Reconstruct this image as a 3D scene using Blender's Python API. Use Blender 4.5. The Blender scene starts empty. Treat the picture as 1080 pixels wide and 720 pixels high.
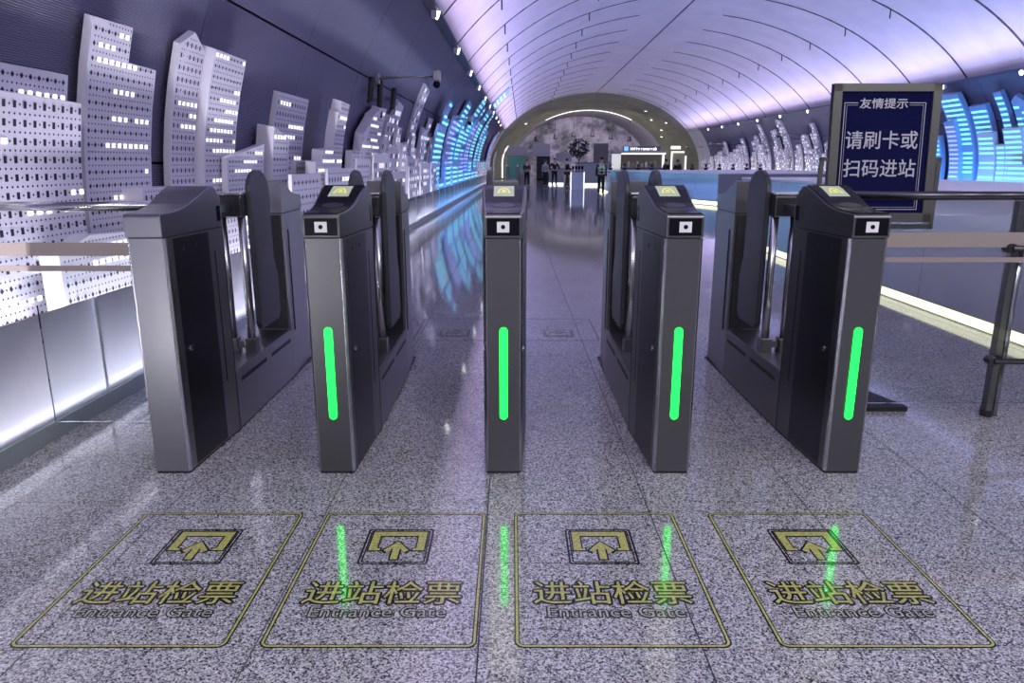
import bpy, bmesh, math, random
from mathutils import Vector, Matrix
random.seed(7)
sc = bpy.context.scene
C = sc.collection
PI = math.pi
# ------------------------------------------------------------------ camera
H = 1.5                                   # eye height, metres
F = 760.0                                 # focal length in pixels of a 1080 x 720 frame
PITCH = math.atan((360 - 172) / F)
TH = math.radians(0.8)                    # the gates stand turned 0.8 degrees to the hall's axis
cd = bpy.data.cameras.new('camera'); cam = bpy.data.objects.new('camera', cd); C.objects.link(cam)
cd.sensor_width = 36.0; cd.lens = F / 1080 * 36; cd.clip_end = 300; cd.clip_start = .05
cam.location = (0, 0, H); cam.rotation_euler = (PI / 2 - PITCH, 0, TH)
sc.camera = cam
# ------------------------------------------------------------------ world and exposure
w = bpy.data.worlds.new('world'); sc.world = w; w.use_nodes = True
w.node_tree.nodes['Background'].inputs[0].default_value = (.25, .25, .4, 1)
w.node_tree.nodes['Background'].inputs[1].default_value = .05
vs = sc.view_settings
vs.view_transform = 'Standard'; vs.look = 'None'; vs.gamma = 1; vs.use_curve_mapping = False
vs.exposure = 0.0
# ------------------------------------------------------------------ the hall's light lines
def strip(name, loc, direction, length, width, col, power):
    l = bpy.data.lights.new(name, 'AREA'); l.shape = 'RECTANGLE'; l.size = width; l.size_y = length
    l.color = col; l.energy = power
    o = bpy.data.objects.new(name, l); C.objects.link(o); o.location = loc
    z = -Vector(direction).normalized(); x = Vector((0, 1, 0)).cross(z).normalized(); y = z.cross(x)
    o.rotation_euler = Matrix((x, y, z)).transposed().to_euler()
    return o
LAV = (.82, .76, 1.0); PINK = (.84, .63, 1.0); WHT = (.93, .91, 1.0); BLU = (.12, .45, 1.0); INDI = (.34, .42, 1.0)
YB, YE, YW = -8.0, 75.0, 70.0             # hall start, hall end, end of the dark wall panels
for k in range(8):                        # coves on both cornices, washing the vault
    y0 = YB + (YE - YB) * (k + .5) / 8; ln = (YE - YB) / 8
    for sx_, x_ in ((1, -.95), (-1, 15.55)):
        strip('cove_light', (x_, y0, 4.25), (.5 * sx_, 0, 1), ln, .16, PINK, 150 if sx_ > 0 else 105)
        strip('cove_light', (x_ + .25 * sx_, y0, 4.25), (1.1 * sx_, 0, 1), ln, .16, INDI, 120 if sx_ > 0 else 100)
for y0, y1, col, pw in ((-8, 4, WHT, 180), (4, 17, WHT, 200), (17, 22, WHT, 75), (22, 42, BLU, 420), (42, 70, LAV, 260)):
    strip('skyline_uplight', (-2.70, (y0 + y1) / 2, .115), (-.05, 0, 1), y1 - y0, .06, col, pw)
for y0, y1, col, pw in ((14, 36, BLU, 420), (36, 70, WHT, 420)):
    strip('skyline_uplight', (17.0, (y0 + y1) / 2, .3), (.25, 0, 1), y1 - y0, .1, col, pw)
for x_, y_ in ((-.3, -2.5), (2.6, -3.2), (6.2, -3.2), (10, -3.2)):     # white concourse lamps over the entrance side
    strip('concourse_lamp', (x_, y_, 5.0 if x_ < 1 else 6.3), (0, .25, -1), 1.2, 1.2, (1, .98, .96), 165)
strip('portal_fill', (7.3, 84, 6.6), (0, .8, -1), 3, 10, (.92, .86, 1), 600)  # added area lights without lamp bodies, brightening the portal and mural
strip('portal_fill', (7.3, 78.5, 6.4), (0, .35, -1), 2, 8, (1, .96, .80), 700)
for y0, y1, col, pw in ((0, 17, WHT, 200), (17, 36, (.6, .75, 1), 160), (36, 66, WHT, 160)):    # light line in the foot of the glass parapet
    strip('parapet_light', (-2.69, (y0 + y1) / 2, .07), (.55, 0, 1), y1 - y0, .02, col, pw)
# ------------------------------------------------------------------ helpers
MATS = {}
def mat(name, col=(.5, .5, .5), rough=.5, metal=0.0, emit=None, es=1.0, spec=.5, alpha=None, coat=0.0, trans=0.0):
    if name in MATS: return MATS[name]
    m = bpy.data.materials.new(name); m.use_nodes = True
    b = m.node_tree.nodes['Principled BSDF']
    b.inputs['Base Color'].default_value = (*col, 1); b.inputs['Roughness'].default_value = rough
    b.inputs['Metallic'].default_value = metal; b.inputs['Specular IOR Level'].default_value = spec
    b.inputs['Coat Weight'].default_value = coat; b.inputs['Transmission Weight'].default_value = trans
    if emit: b.inputs['Emission Color'].default_value = (*emit, 1); b.inputs['Emission Strength'].default_value = es
    if alpha is not None: b.inputs['Alpha'].default_value = alpha
    MATS[name] = m; return m
def nd(m, t, **kw):
    n = m.node_tree.nodes.new(t)
    for k, v in kw.items(): setattr(n, k, v)
    return n
def lk(m, a, b): m.node_tree.links.new(a, b)
def bsdf(m): return m.node_tree.nodes['Principled BSDF']
def pos(m): return nd(m, 'ShaderNodeNewGeometry').outputs['Position']
def ramp(m, fac, stops):
    r = nd(m, 'ShaderNodeValToRGB'); e = r.color_ramp.elements
    while len(e) < len(stops): e.new(.5)
    for el, (p_, c_) in zip(e, stops): el.position = p_; el.color = (*c_, 1) if len(c_) == 3 else c_
    lk(m, fac, r.inputs[0]); return r.outputs[0]
def noise(m, vec, scale, detail=2, rough=.5):
    n = nd(m, 'ShaderNodeTexNoise'); n.inputs['Scale'].default_value = scale
    n.inputs['Detail'].default_value = detail; n.inputs['Roughness'].default_value = rough
    lk(m, vec, n.inputs['Vector']); return n.outputs[0]

class MB:
    def __init__(s): s.v = []; s.f = []
    def add(s, vs, fs):
        o = len(s.v); s.v += [tuple(p) for p in vs]; s.f += [tuple(i + o for i in f) for f in fs]; return s
    def box(s, x0, x1, y0, y1, z0, z1):
        v = [(x, y, z) for x in (x0, x1) for y in (y0, y1) for z in (z0, z1)]
        return s.add(v, [(0, 1, 3, 2), (4, 6, 7, 5), (0, 4, 5, 1), (2, 3, 7, 6), (0, 2, 6, 4), (1, 5, 7, 3)])
    def quad(s, a, b, c, d): return s.add([a, b, c, d], [(0, 1, 2, 3)])
    def prism(s, pts, fn, lo, hi):        # polygon extruded; fn(u, v, w) gives the point
        n = len(pts); v = [fn(a, b, lo) for a, b in pts] + [fn(a, b, hi) for a, b in pts]
        return s.add(v, [tuple(range(n))[::-1], tuple(range(n, 2 * n))] + [(i, (i + 1) % n, n + (i + 1) % n, n + i) for i in range(n)])
    def tube(s, path, r, n=10, caps=True):
        P = [Vector(p) for p in path]; rings = []
        up = Vector((0, 0, 1))
        for i, p in enumerate(P):
            d = (P[min(i + 1, len(P) - 1)] - P[max(i - 1, 0)]).normalized()
            ref = up if abs(d.z) < .95 else Vector((1, 0, 0))
            a = d.cross(ref).normalized(); b = d.cross(a)
            rr = r[i] if isinstance(r, (list, tuple)) else r
            rings.append([p + (a * math.cos(2 * PI * k / n) + b * math.sin(2 * PI * k / n)) * rr for k in range(n)])
        v = [q for g in rings for q in g]; f = []
        for i in range(len(P) - 1):
            for k in range(n): f.append((i * n + k, i * n + (k + 1) % n, (i + 1) * n + (k + 1) % n, (i + 1) * n + k))
        if caps: f += [tuple(range(n))[::-1], tuple(range((len(P) - 1) * n, len(P) * n))]
        return s.add(v, f)
    def ball(s, c, r, n=10, m=7):
        rx, ry, rz = r if isinstance(r, (list, tuple)) else (r, r, r); v = []; f = []
        for j in range(m + 1):
            t = PI * j / m
            for k in range(n):
                a = 2 * PI * k / n; v.append((c[0] + rx * math.sin(t) * math.cos(a), c[1] + ry * math.sin(t) * math.sin(a), c[2] + rz * math.cos(t)))
        for j in range(m):
            for k in range(n): f.append((j * n + k, (j + 1) * n + k, (j + 1) * n + (k + 1) % n, j * n + (k + 1) % n))
        return s.add(v, f)
    def mesh(s, name, m, smooth=False):
        me = bpy.data.meshes.new(name); me.from_pydata(s.v, [], s.f); me.validate()
        bm = bmesh.new(); bm.from_mesh(me); bmesh.ops.remove_doubles(bm, verts=bm.verts, dist=1e-6) if smooth else None
        bmesh.ops.recalc_face_normals(bm, faces=bm.faces) if smooth != 'keep' else None
        bm.to_mesh(me); bm.free()
        me.materials.append(m)
        if smooth is True: me.polygons.foreach_set('use_smooth', [True] * len(me.polygons))
        return me
    def build(s, name, m, parent=None, smooth=False, loc=(0, 0, 0), bevel=0):
        o = bpy.data.objects.new(name, s.mesh(name, m, smooth)); C.objects.link(o); o.location = loc
        if parent is not None: o.parent = parent
        if bevel:
            b = o.modifiers.new('bevel', 'BEVEL'); b.width = bevel; b.segments = 2; b.limit_method = 'ANGLE'
        return o
def tag(o, label=None, cat=None, group=None, kind=None):
    if label: o['label'] = label
    if cat: o['category'] = cat
    if group: o['group'] = group
    if kind: o['kind'] = kind
    return o
def thing(name, label, cat, loc=(0, 0, 0), rz=0, group=None):
    o = bpy.data.objects.new(name, None); C.objects.link(o); o.empty_display_size = .1
    o.location = loc; o.rotation_euler = (0, 0, rz); return tag(o, label, cat, group)
def copy_tree(o, parent=None):
    c = o.copy(); C.objects.link(c); c.parent = parent
    for ch in list(o.children): copy_tree(ch, c)
    return c
def G(x, y, z=0):                         # gate frame -> hall frame
    c, s = math.cos(TH), math.sin(TH); return Vector((x * c - y * s, x * s + y * c, z))
def text_mesh(body, size, off=0.0, sx=1.0, shear=0.0):
    cu = bpy.data.curves.new('lettering', 'FONT'); cu.body = body; cu.size = size; cu.offset = off; cu.align_x = 'CENTER'; cu.shear = shear
    cu.resolution_u = 3
    o = bpy.data.objects.new('lettering', cu); C.objects.link(o)
    bpy.context.view_layer.update()
    me = bpy.data.meshes.new_from_object(o.evaluated_get(bpy.context.evaluated_depsgraph_get()))
    bpy.data.objects.remove(o)
    xs = [v.co.x for v in me.vertices]; ys = [v.co.y for v in me.vertices]
    return me, (min(xs), max(xs), min(ys), max(ys))
def text(name, body, m, parent, x0, x1, y0, y1, z=0, off=0.0, fn=None):   # lettering stretched to a rectangle; off thickens its strokes
    me, (a, b, c, d) = text_mesh(body, 1.0)
    vs_ = [(x0 + (v.co.x - a) / (b - a) * (x1 - x0), y0 + (v.co.y - c) / (d - c) * (y1 - y0)) for v in me.vertices]
    fs_ = [tuple(p.vertices) for p in me.polygons]; mb = MB()
    for k in range(8 if off else 1):
        ox, oy = (off * math.cos(PI / 4 * k), off * math.sin(PI / 4 * k)) if off else (0, 0)
        zz = z + k * .00004
        mb.add([(fn(x + ox, y + oy, zz) if fn else (x + ox, y + oy, zz)) for x, y in vs_], fs_)
    return mb.build(name, m, parent, 'keep')
# ------------------------------------------------------------------ vault: half ellipse on short upright walls
XC, EA, EB, Z0, ZC = 7.3, 10.5, 7.25, 1.0, 4.5
def vault(t, d=0.0):                      # t in 0..pi from the left springing over the top; d metres inside
    nx, nz = math.cos(t) / EA, -math.sin(t) / EB; l = math.hypot(nx, nz)
    return XC - EA * math.cos(t) + d * nx / l, Z0 + EB * math.sin(t) + d * nz / l
def wallp(side, h, d=0.0):                # wall point at height h (left -1, right 1)
    if h <= Z0: return (XC + side * (EA - d), h)
    x, z = vault(math.asin(min(1, (h - Z0) / EB)), d)
    return (x, z) if side < 0 else (2 * XC - x, z)
def pix(x, y):                            # direction of a pixel of the photograph, hall frame
    a, b, c = (x - 540) / F, 1.0, -(y - 360) / F; cp, sp = math.cos(PITCH), math.sin(PITCH)
    r = (a, b * cp + c * sp, -b * sp + c * cp); ct, st = math.cos(TH), math.sin(TH)
    return (r[0] * ct - r[1] * st, r[0] * st + r[1] * ct, r[2])
def hit(x, y, d=0.0):                     # where it meets the wall's surface d inside: (Y, height)
    r = pix(x, y); a, b = EA - d, EB - d
    A = (r[0] / a) ** 2 + (r[2] / b) ** 2; B = 2 * (-XC * r[0] / a ** 2 + (H - Z0) * r[2] / b ** 2); Cc = (XC / a) ** 2 + ((H - Z0) / b) ** 2 - 1
    t = (-B + math.sqrt(B * B - 4 * A * Cc)) / (2 * A); z = H + r[2] * t
    if z < Z0: t = ((XC - a if r[0] < 0 else XC + a)) / r[0]; z = H + r[2] * t
    return r[1] * t, z
# ------------------------------------------------------------------ materials
def steel(name, col, rough):
    m = mat(name, col, rough, 1.0); g = nd(m, 'ShaderNodeTexCoord').outputs['Object']
    mp = nd(m, 'ShaderNodeMapping'); mp.inputs['Scale'].default_value = (1, 1, .25); lk(m, g, mp.inputs[0])
    n = noise(m, mp.outputs[0], 5, 2)
    r = nd(m, 'ShaderNodeMapRange'); r.inputs[3].default_value = rough - .008; r.inputs[4].default_value = rough + .008; lk(m, n, r.inputs[0]); lk(m, r.outputs[0], bsdf(m).inputs['Roughness'])
    return m
M_ST = steel('brushed_steel', (.21, .21, .205), .33)
M_ST2 = steel('brushed_steel_light', (.36, .36, .365), .33)
M_DK = steel('dark_side_steel', (.085, .085, .09), .34)
M_CHR = mat('chrome', (.55, .55, .56), .26, 1.0)
M_BLK = mat('black_gloss', (.008, .008, .012), .2, spec=.12)
M_BLM = mat('black_matte', (.012, .012, .014), .5)
M_FLAP = mat('flap_rubber', (.035, .038, .045), .42)
M_GRN = mat('green_light', (.02, .6, .12), .4, emit=(.004, .9, .03), es=4.2)
M_SCR = mat('screen', (.3, .35, .25), .3, emit=(.50, .58, .42), es=.42)
M_YEL = mat('screen_yellow', (.6, .55, .1), .3, emit=(.75, .68, .10), es=.75)
M_RAIL = mat('handrail_steel', (.55, .55, .56), .2, 1.0)
M_RAILD = mat('handrail_dark', (.10, .10, .11), .25, 1.0)
# granite
M_TILE = mat('granite', rough=.11, spec=.95); m = M_TILE; p_ = pos(m)
vo = nd(m, 'ShaderNodeTexVoronoi'); vo.inputs['Scale'].default_value = 190; lk(m, p_, vo.inputs['Vector']); n1 = nd(m, 'ShaderNodeSeparateColor'); lk(m, vo.outputs['Color'], n1.inputs[0]); n1 = n1.outputs[0]; n2 = noise(m, p_, 1.3, 3)
c1 = ramp(m, n1, [(.10, (.035, .035, .037)), (.28, (.20, .20, .205)), (.60, (.42, .42, .43)), (.95, (.68, .67, .69))])
c2 = ramp(m, n2, [(.35, (.72, .72, .74)), (.7, (1, 1, 1))])
mx = nd(m, 'ShaderNodeMix', data_type='RGBA', blend_type='MULTIPLY'); mx.inputs[0].default_value = .6; lk(m, c1, mx.inputs[6]); lk(m, c2, mx.inputs[7])
lk(m, mx.outputs[2], bsdf(m).inputs['Base Color'])
lk(m, ramp(m, noise(m, p_, 60, 3), [(.3, (.05, .05, .05)), (.75, (.085, .085, .085))]), bsdf(m).inputs['Roughness'])
M_GROUT = mat('grout', (.05, .05, .052), .8)
# vault panels, dark wall
M_CEIL = mat('vault_panel', (.62, .61, .66), .5); m = M_CEIL
lk(m, ramp(m, noise(m, pos(m), .8, 4), [(.3, (.55, .54, .60)), (.75, (.66, .65, .69))]), bsdf(m).inputs['Base Color'])
M_SLOT = mat('slot_black', (.012, .012, .018), .6)
M_WALL = mat('dark_wall_panel', (.05, .05, .085), .55, .2); m = M_WALL
wv = nd(m, 'ShaderNodeTexWave', bands_direction='Z'); wv.inputs['Scale'].default_value = 22; lk(m, pos(m), wv.inputs[0])
bp = nd(m, 'ShaderNodeBump'); bp.inputs['Strength'].default_value = .5; bp.inputs['Distance'].default_value = .01; lk(m, wv.outputs[1], bp.inputs['Height']); lk(m, bp.outputs[0], bsdf(m).inputs['Normal'])
lk(m, ramp(m, wv.outputs[1], [(.2, (.10, .097, .165)), (.8, (.18, .173, .27))]), bsdf(m).inputs['Base Color'])
M_SHELL = mat('shell', (.02, .02, .03), .8)
# skyline panels
M_LAV = mat('skyline_sheet', (.66, .64, .74), .45)
M_SHW = mat('skyline_sheet_white', (.60, .58, .66), .5)
M_SHB = mat('skyline_sheet_blue_lit', (.30, .45, .75), .45)  # glow of the blue lamps put into the sheet's base colour
M_HOLE = mat('perforation', (.012, .013, .03), .6)
M_LIT = mat('lit_window', (.8, .8, .8), .5, emit=(1, .98, .92), es=1.5)
M_LITW = mat('lit_window_white', (.8, .8, .8), .5, emit=(.92, .88, 1), es=.9)
M_LITC = mat('lit_window_cyan', (.3, .8, .8), .5, emit=(.20, .80, .90), es=1.25)
M_LITP = mat('lit_window_violet', (.6, .6, .9), .5, emit=(.48, .45, .95), es=.7)
M_WHITE = mat('white_gloss_panel', (.50, .51, .55), .12, .55, spec=.8)
M_CREAM = mat('cream_top', (.72, .70, .66), .4)
M_STRIP = mat('base_light', (.9, .9, .7), .5, emit=(1.0, .98, .62), es=1.25)
M_STRIPW = mat('white_light', (.9, .9, .9), .5, emit=(1.0, 1.0, .93), es=1.3)

# ------------------------------------------------------------------ floor
floor = tag(MB().box(-3.4, 18.0, YB, 98, -.12, -.006).build('floor', M_GROUT), kind='structure')
PX, PY = .716, 1.028; X0, Y0 = -.108, 1.985
tm = MB().box(-PX / 2 + .0026, PX / 2 - .0026, -PY / 2 + .0026, PY / 2 - .0026, -.03, 0).mesh('tile', M_TILE)
cells = []
for i in range(-7, 28):
    for j in range(-11, 94):
        cx = X0 + PX * (i + .5); cy = Y0 + PY * (j + .5 + (.5 if i % 2 == 0 else 0))
        g = G(cx, cy)
        if not (-3.0 < g.x < 17.5 and YB + .6 < g.y < 97): continue
        fw = cy * math.cos(PITCH) + H * math.sin(PITCH)
        inv = False
        if cy > 1:
            u = 540 + F * cx / fw; v = 360 - F * (cy * math.sin(PITCH) - H * math.cos(PITCH)) / fw
            inv = -80 < u < 1160 and v < 800
        cells.append((0 if inv else 1, cy + abs(cx) * .3, g))
cells.sort(key=lambda c: c[:2])
rest = MB()
for k, (nv, dd, g) in enumerate(cells):
    if k < 296 and nv == 0:
        o = bpy.data.objects.new('tile', tm); C.objects.link(o); o.parent = floor; o.location = g; o.rotation_euler.z = TH
    else:
        c, s = math.cos(TH), math.sin(TH); v = []
        for ax, ay in ((-1, -1), (1, -1), (1, 1), (-1, 1)):
            lx, ly = ax * (PX / 2 - .0026), ay * (PY / 2 - .0026); v.append((g.x + lx * c - ly * s, g.y + lx * s + ly * c))
        rest.add([(*q, 0) for q in v] + [(*q, -.03) for q in v], [(0, 1, 2, 3), (0, 4, 5, 1), (1, 5, 6, 2), (2, 6, 7, 3), (3, 7, 4, 0)])
tag(rest.build('far_tiles', M_TILE, floor), kind='stuff')
# ------------------------------------------------------------------ walls
def wall_shell(side):
    mb = MB(); hs = [0, .5, 1] + [1 + 3.5 * k / 8 for k in range(1, 9)]
    for a, b in zip(hs, hs[1:]):
        (xa, za), (xb, zb) = wallp(side, a, -.06), wallp(side, b, -.06)
        mb.quad((xa, YB, za), (xa, YE, za), (xb, YE, zb), (xb, YB, zb))
    return tag(mb.build('wall_left' if side < 0 else 'wall_right', M_SHELL), kind='structure')
for side in (-1, 1):
    root = wall_shell(side)
    rows = ((.02, 1.5), (1.5, 3.0), (3.0, 4.5))
    for (ha, hb) in rows:
        mb = MB(); n = 5; y0, y1 = -1.49, 1.49
        P = [wallp(side, ha + .012 + (hb - ha - .024) * k / n, 0) for k in range(n + 1)]; Q = [wallp(side, ha + .012 + (hb - ha - .024) * k / n, -.03) for k in range(n + 1)]
        for k in range(n):
            mb.quad((P[k][0], y0, P[k][1]), (P[k][0], y1, P[k][1]), (P[k + 1][0], y1, P[k + 1][1]), (P[k + 1][0], y0, P[k + 1][1]))
        for yy in (y0, y1):
            for k in range(n): mb.quad((P[k][0], yy, P[k][1]), (Q[k][0], yy, Q[k][1]), (Q[k + 1][0], yy, Q[k + 1][1]), (P[k + 1][0], yy, P[k + 1][1]))
        for k in (0, n): mb.quad((P[k][0], y0, P[k][1]), (P[k][0], y1, P[k][1]), (Q[k][0], y1, Q[k][1]), (Q[k][0], y0, Q[k][1]))
        me = mb.mesh('wall_panel', M_WALL)
        for j in range(26):
            o = bpy.data.objects.new('wall_panel', me); C.objects.link(o); o.parent = root; o.location.y = YB + 1.5 + 3 * j
    # pale end piece of the hall, down to the floor
    mb = MB(); hs = [0, .5, 1] + [1 + 3.5 * k / 8 for k in range(1, 9)]
    for a, b in zip(hs, hs[1:]):
        (xa, za), (xb, zb) = wallp(side, a, .02), wallp(side, b, .02)
        mb.quad((xa, YW, za), (xa, YE, za), (xb, YE, zb), (xb, YW, zb))
    mb.build('end_panel', M_CEIL, root)
    # cornice ledge
    x, z = wallp(side, ZC)
    mb = MB().box(min(x, x - side * .22), max(x, x - side * .22), YB, YW, z - .03, z + .02)
    tag(mb.build('trim_1' if side < 0 else 'trim_2', M_WALL), kind='structure')
# ------------------------------------------------------------------ vault ceiling
tc = math.asin((ZC - Z0) / EB)
mb = MB(); N = 40
for k in range(N):
    a, b = vault(tc - .01 + (PI - 2 * tc + .02) * k / N, -.08), vault(tc - .01 + (PI - 2 * tc + .02) * (k + 1) / N, -.08)
    mb.quad((a[0], YB, a[1]), (a[0], YE, a[1]), (b[0], YE, b[1]), (b[0], YB, b[1]))
ceil = tag(mb.build('ceiling', M_SHELL), kind='structure')
BAY = 3.77; RIB0 = 36.0 - 11 * BAY; ribs = [RIB0 + BAY * k for k in range(-1, 22) if YB < RIB0 + BAY * k < YE - 1]
edges = [YB] + ribs + [YE]
tm_end = math.asin(1.0)                    # apex
t_slot = math.acos(1.92 / EA)              # slots stop 1.9 m from the centre line
def arc_piece(t0, t1, n, y0, y1, d0, d1):
    mb = MB(); P = [vault(t0 + (t1 - t0) * k / n, d1) for k in range(n + 1)]; Q = [vault(t0 + (t1 - t0) * k / n, d0) for k in range(n + 1)]
    for k in range(n): mb.quad((P[k][0], y0, P[k][1]), (P[k + 1][0], y0, P[k + 1][1]), (P[k + 1][0], y1, P[k + 1][1]), (P[k][0], y1, P[k][1]))
    for yy in (y0, y1):
        for k in range(n): mb.quad((P[k][0], yy, P[k][1]), (Q[k][0], yy, Q[k][1]), (Q[k + 1][0], yy, Q[k + 1][1]), (P[k + 1][0], yy, P[k + 1][1]))
    for k in (0, n): mb.quad((P[k][0], y0, P[k][1]), (P[k][0], y1, P[k][1]), (Q[k][0], y1, Q[k][1]), (Q[k][0], y0, Q[k][1]))
    return mb
cache = {}
gapt = .0025
for a, b in zip(edges, edges[1:]):
    L = round(b - a, 3)
    for lo, hi in ((tc, PI / 2 - gapt), (PI / 2 + gapt, PI - tc)):
        if (L, lo) not in cache: cache[(L, lo)] = arc_piece(lo, hi, 18, -L / 2 + .012, L / 2 - .012, -.05, 0).mesh('ceiling_panel', M_CEIL, 'flat')
        me = cache[(L, lo)]; o = bpy.data.objects.new('ceiling_panel', me); C.objects.link(o); o.parent = ceil; o.location.y = (a + b) / 2
slots = [arc_piece(tc + .01, t_slot, 14, -.05, .05, -.05, .012).mesh('slot', M_SLOT), arc_piece(PI - t_slot, PI - tc - .01, 14, -.05, .05, -.05, .012).mesh('slot', M_SLOT)]
drops = []
for t in (tc + .22, tc + .62, PI - tc - .45):
    x, z = vault(t, 0); drops.append(MB().tube([(x, 0, z + .02), (x, 0, z - .30)], .022, 6).mesh('hanger', M_SLOT))
for y in ribs:
    for me in slots: o = bpy.data.objects.new('slot', me); C.objects.link(o); o.parent = ceil; o.location.y = y
    for me in drops: o = bpy.data.objects.new('hanger', me); C.objects.link(o); o.parent = ceil; o.location.y = y + .06
tag(MB().box(XC - .03, XC + .03, YB, YE, Z0 + EB - .012, Z0 + EB + .05).build('centre_slot', M_SLOT, ceil))
# rear wall behind the viewer
mb = MB()
pts = [(XC + EA, 0), (XC - EA, 0)] + [vault(PI * k / 24, -.05) for k in range(25)]
mb.prism(pts, lambda a, b, c: (a, c, b), YB - .2, YB)
tag(mb.build('wall_back', mat('back_wall', (.25, .25, .30), .5)), kind='structure')
# ------------------------------------------------------------------ skyline panels
def building(side, segs, d, thick, style, label, group, hb=.03, seed=0, pitch=None):
    """segs: [(Ya, ha, Yb, hb)] skyline pieces along the wall; a perforated sheet box curved with the wall"""
    rnd = random.Random(seed * 77 + 5)
    yc = sum(s[0] + s[2] for s in segs) / 2 / len(segs)
    bx, bz = wallp(side, hb, d)
    t = thing('skyline_tower', label, 'tower panel', (bx, yc, hb), 0, group)
    body, holes, lit = MB(), MB(), MB()
    def P(y, h, dd):
        x, z = wallp(side, h, dd); return (x - bx, y - yc, z - hb)
    for (ya, ha, yb, hbb) in segs:
        if ya > yb: ya, ha, yb, hbb = yb, hbb, ya, ha
        n = max(3, int((max(ha, hbb) - hb) / .3))
        for k in range(n):
            f0, f1 = k / n, (k + 1) / n
            A0, A1, B0, B1 = hb + (ha - hb) * f0, hb + (ha - hb) * f1, hb + (hbb - hb) * f0, hb + (hbb - hb) * f1
            body.quad(P(ya, A0, d), P(yb, B0, d), P(yb, B1, d), P(ya, A1, d))
            body.quad(P(ya, A0, d - thick), P(ya, A0, d), P(ya, A1, d), P(ya, A1, d - thick))
            body.quad(P(yb, B0, d), P(yb, B0, d - thick), P(yb, B1, d - thick), P(yb, B1, d))
        body.quad(P(ya, ha, d), P(yb, hbb, d), P(yb, hbb, d - thick), P(ya, ha, d - thick))
        body.quad(P(ya, hb, d), P(yb, hb, d), P(yb, hb, d - thick), P(ya, hb, d - thick))
    top = max(max(s[1], s[3]) for s in segs)
    ya0 = min(s[0] for s in segs); yb0 = max(s[2] for s in segs)
    def inside(y, h, my, mh):
        for (ya, ha, yb, hh) in segs:
            lo, hi = (ya, yb) if ya < yb else (yb, ya)
            if lo + my <= y <= hi - my or (lo <= y <= hi and len(segs) > 1 and ya0 + my < y < yb0 - my):
                q = (y - ya) / (yb - ya) if yb != ya else 0
                if h + mh < ha + (hh - ha) * q: return True
        return False
    def dot(mb, y, h, wy, wh, dd):
        mb.quad(P(y - wy / 2, h - wh / 2, dd), P(y + wy / 2, h - wh / 2, dd), P(y + wy / 2, h + wh / 2, dd), P(y - wy / 2, h + wh / 2, dd))
    def diamond(mb, y, h, wy, wh, dd):
        mb.quad(P(y - wy / 2, h, dd), P(y, h - wh / 2, dd), P(y + wy / 2, h, dd), P(y, h + wh / 2, dd))
    e = d + .004
    if style == 'perf':
        pc = pitch or .058; rh = pc * 1.22
        r = 0; h = hb + rh
        while h < top:
            ny = max(1, int((yb0 - ya0 - pc) / pc)); y = ya0 + (yb0 - ya0 - (ny - 1) * pc) / 2; i = 0
            run = 0
            while y < yb0:
                if run <= 0 and rnd.random() < .045: run = rnd.randint(3, 7)
                big = (r % 2 == 0 and i % 2 == 0)
                if inside(y, h, pc * .35, pc * .5):
                    if big and run > 0: dot(lit, y, h, pc * 1.0, pc * .78, e + .002)
                    elif big: (dot if seed % 2 else diamond)(holes, y, h, pc * (.62 if seed % 2 else .85), pc * .95, e)
                    else: diamond(holes, y, h, pc * .42, pc * .42, e)
                if big: run -= 1
                y += pc; i += 1
            h += rh; r += 1
    elif style == 'white':
        pc = pitch or .17; h = hb + pc
        while h < top:
            y = ya0 + pc * .5
            while y < yb0:
                if inside(y, h, pc * .3, pc * .4):
                    q = rnd.random()
                    if q < .34: dot(lit, y, h, pc * .6, pc * .55, e + .002)
                    elif q < .66: dot(holes, y, h, pc * .55, pc * .6, e)
                y += pc
            h += pc * 1.1
    else:
        pc = pitch or .19; h = hb + pc
        while h < top:
            mid = (ya0 + yb0) / 2
            for (ya, ha, yb, hh) in segs:
                lo, hi = min(ya, yb), max(ya, yb)
                if h + pc * .3 < min(ha, hh) and rnd.random() < .93:
                    dot(lit, (lo + hi) / 2, h, (hi - lo) * .86, pc * .40, e + .002)
            h += pc
    bm_ = {'perf': M_LAV, 'white': M_SHW, 'cyan': M_SHB, 'violet': M_SHB, 'pale': M_LAV}[style]
    lm_ = {'perf': M_LIT, 'white': M_LITW, 'cyan': M_LITC, 'violet': M_LITP, 'pale': M_LITC}[style]
    body.build('sheet_box', bm_, t)
    if holes.v: tag(holes.build('perforations', M_HOLE, t, smooth='keep'), kind='stuff')
    if lit.v: tag(lit.build('lit_windows', lm_, t, smooth='keep'), kind='stuff')
    return t
def segpx(lst, d):
    out = []
    for (xa, ya, xb, yb) in lst:
        a = hit(xa, ya, d); b = hit(xb, yb, d); a = list(a)
        if out and abs(out[-1][2] - a[0]) < .6: a[0] = out[-1][2]
        out.append((a[0], a[1], b[0], b[1]))
    return out
GL = 'perforated city towers on the left wall'
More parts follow.
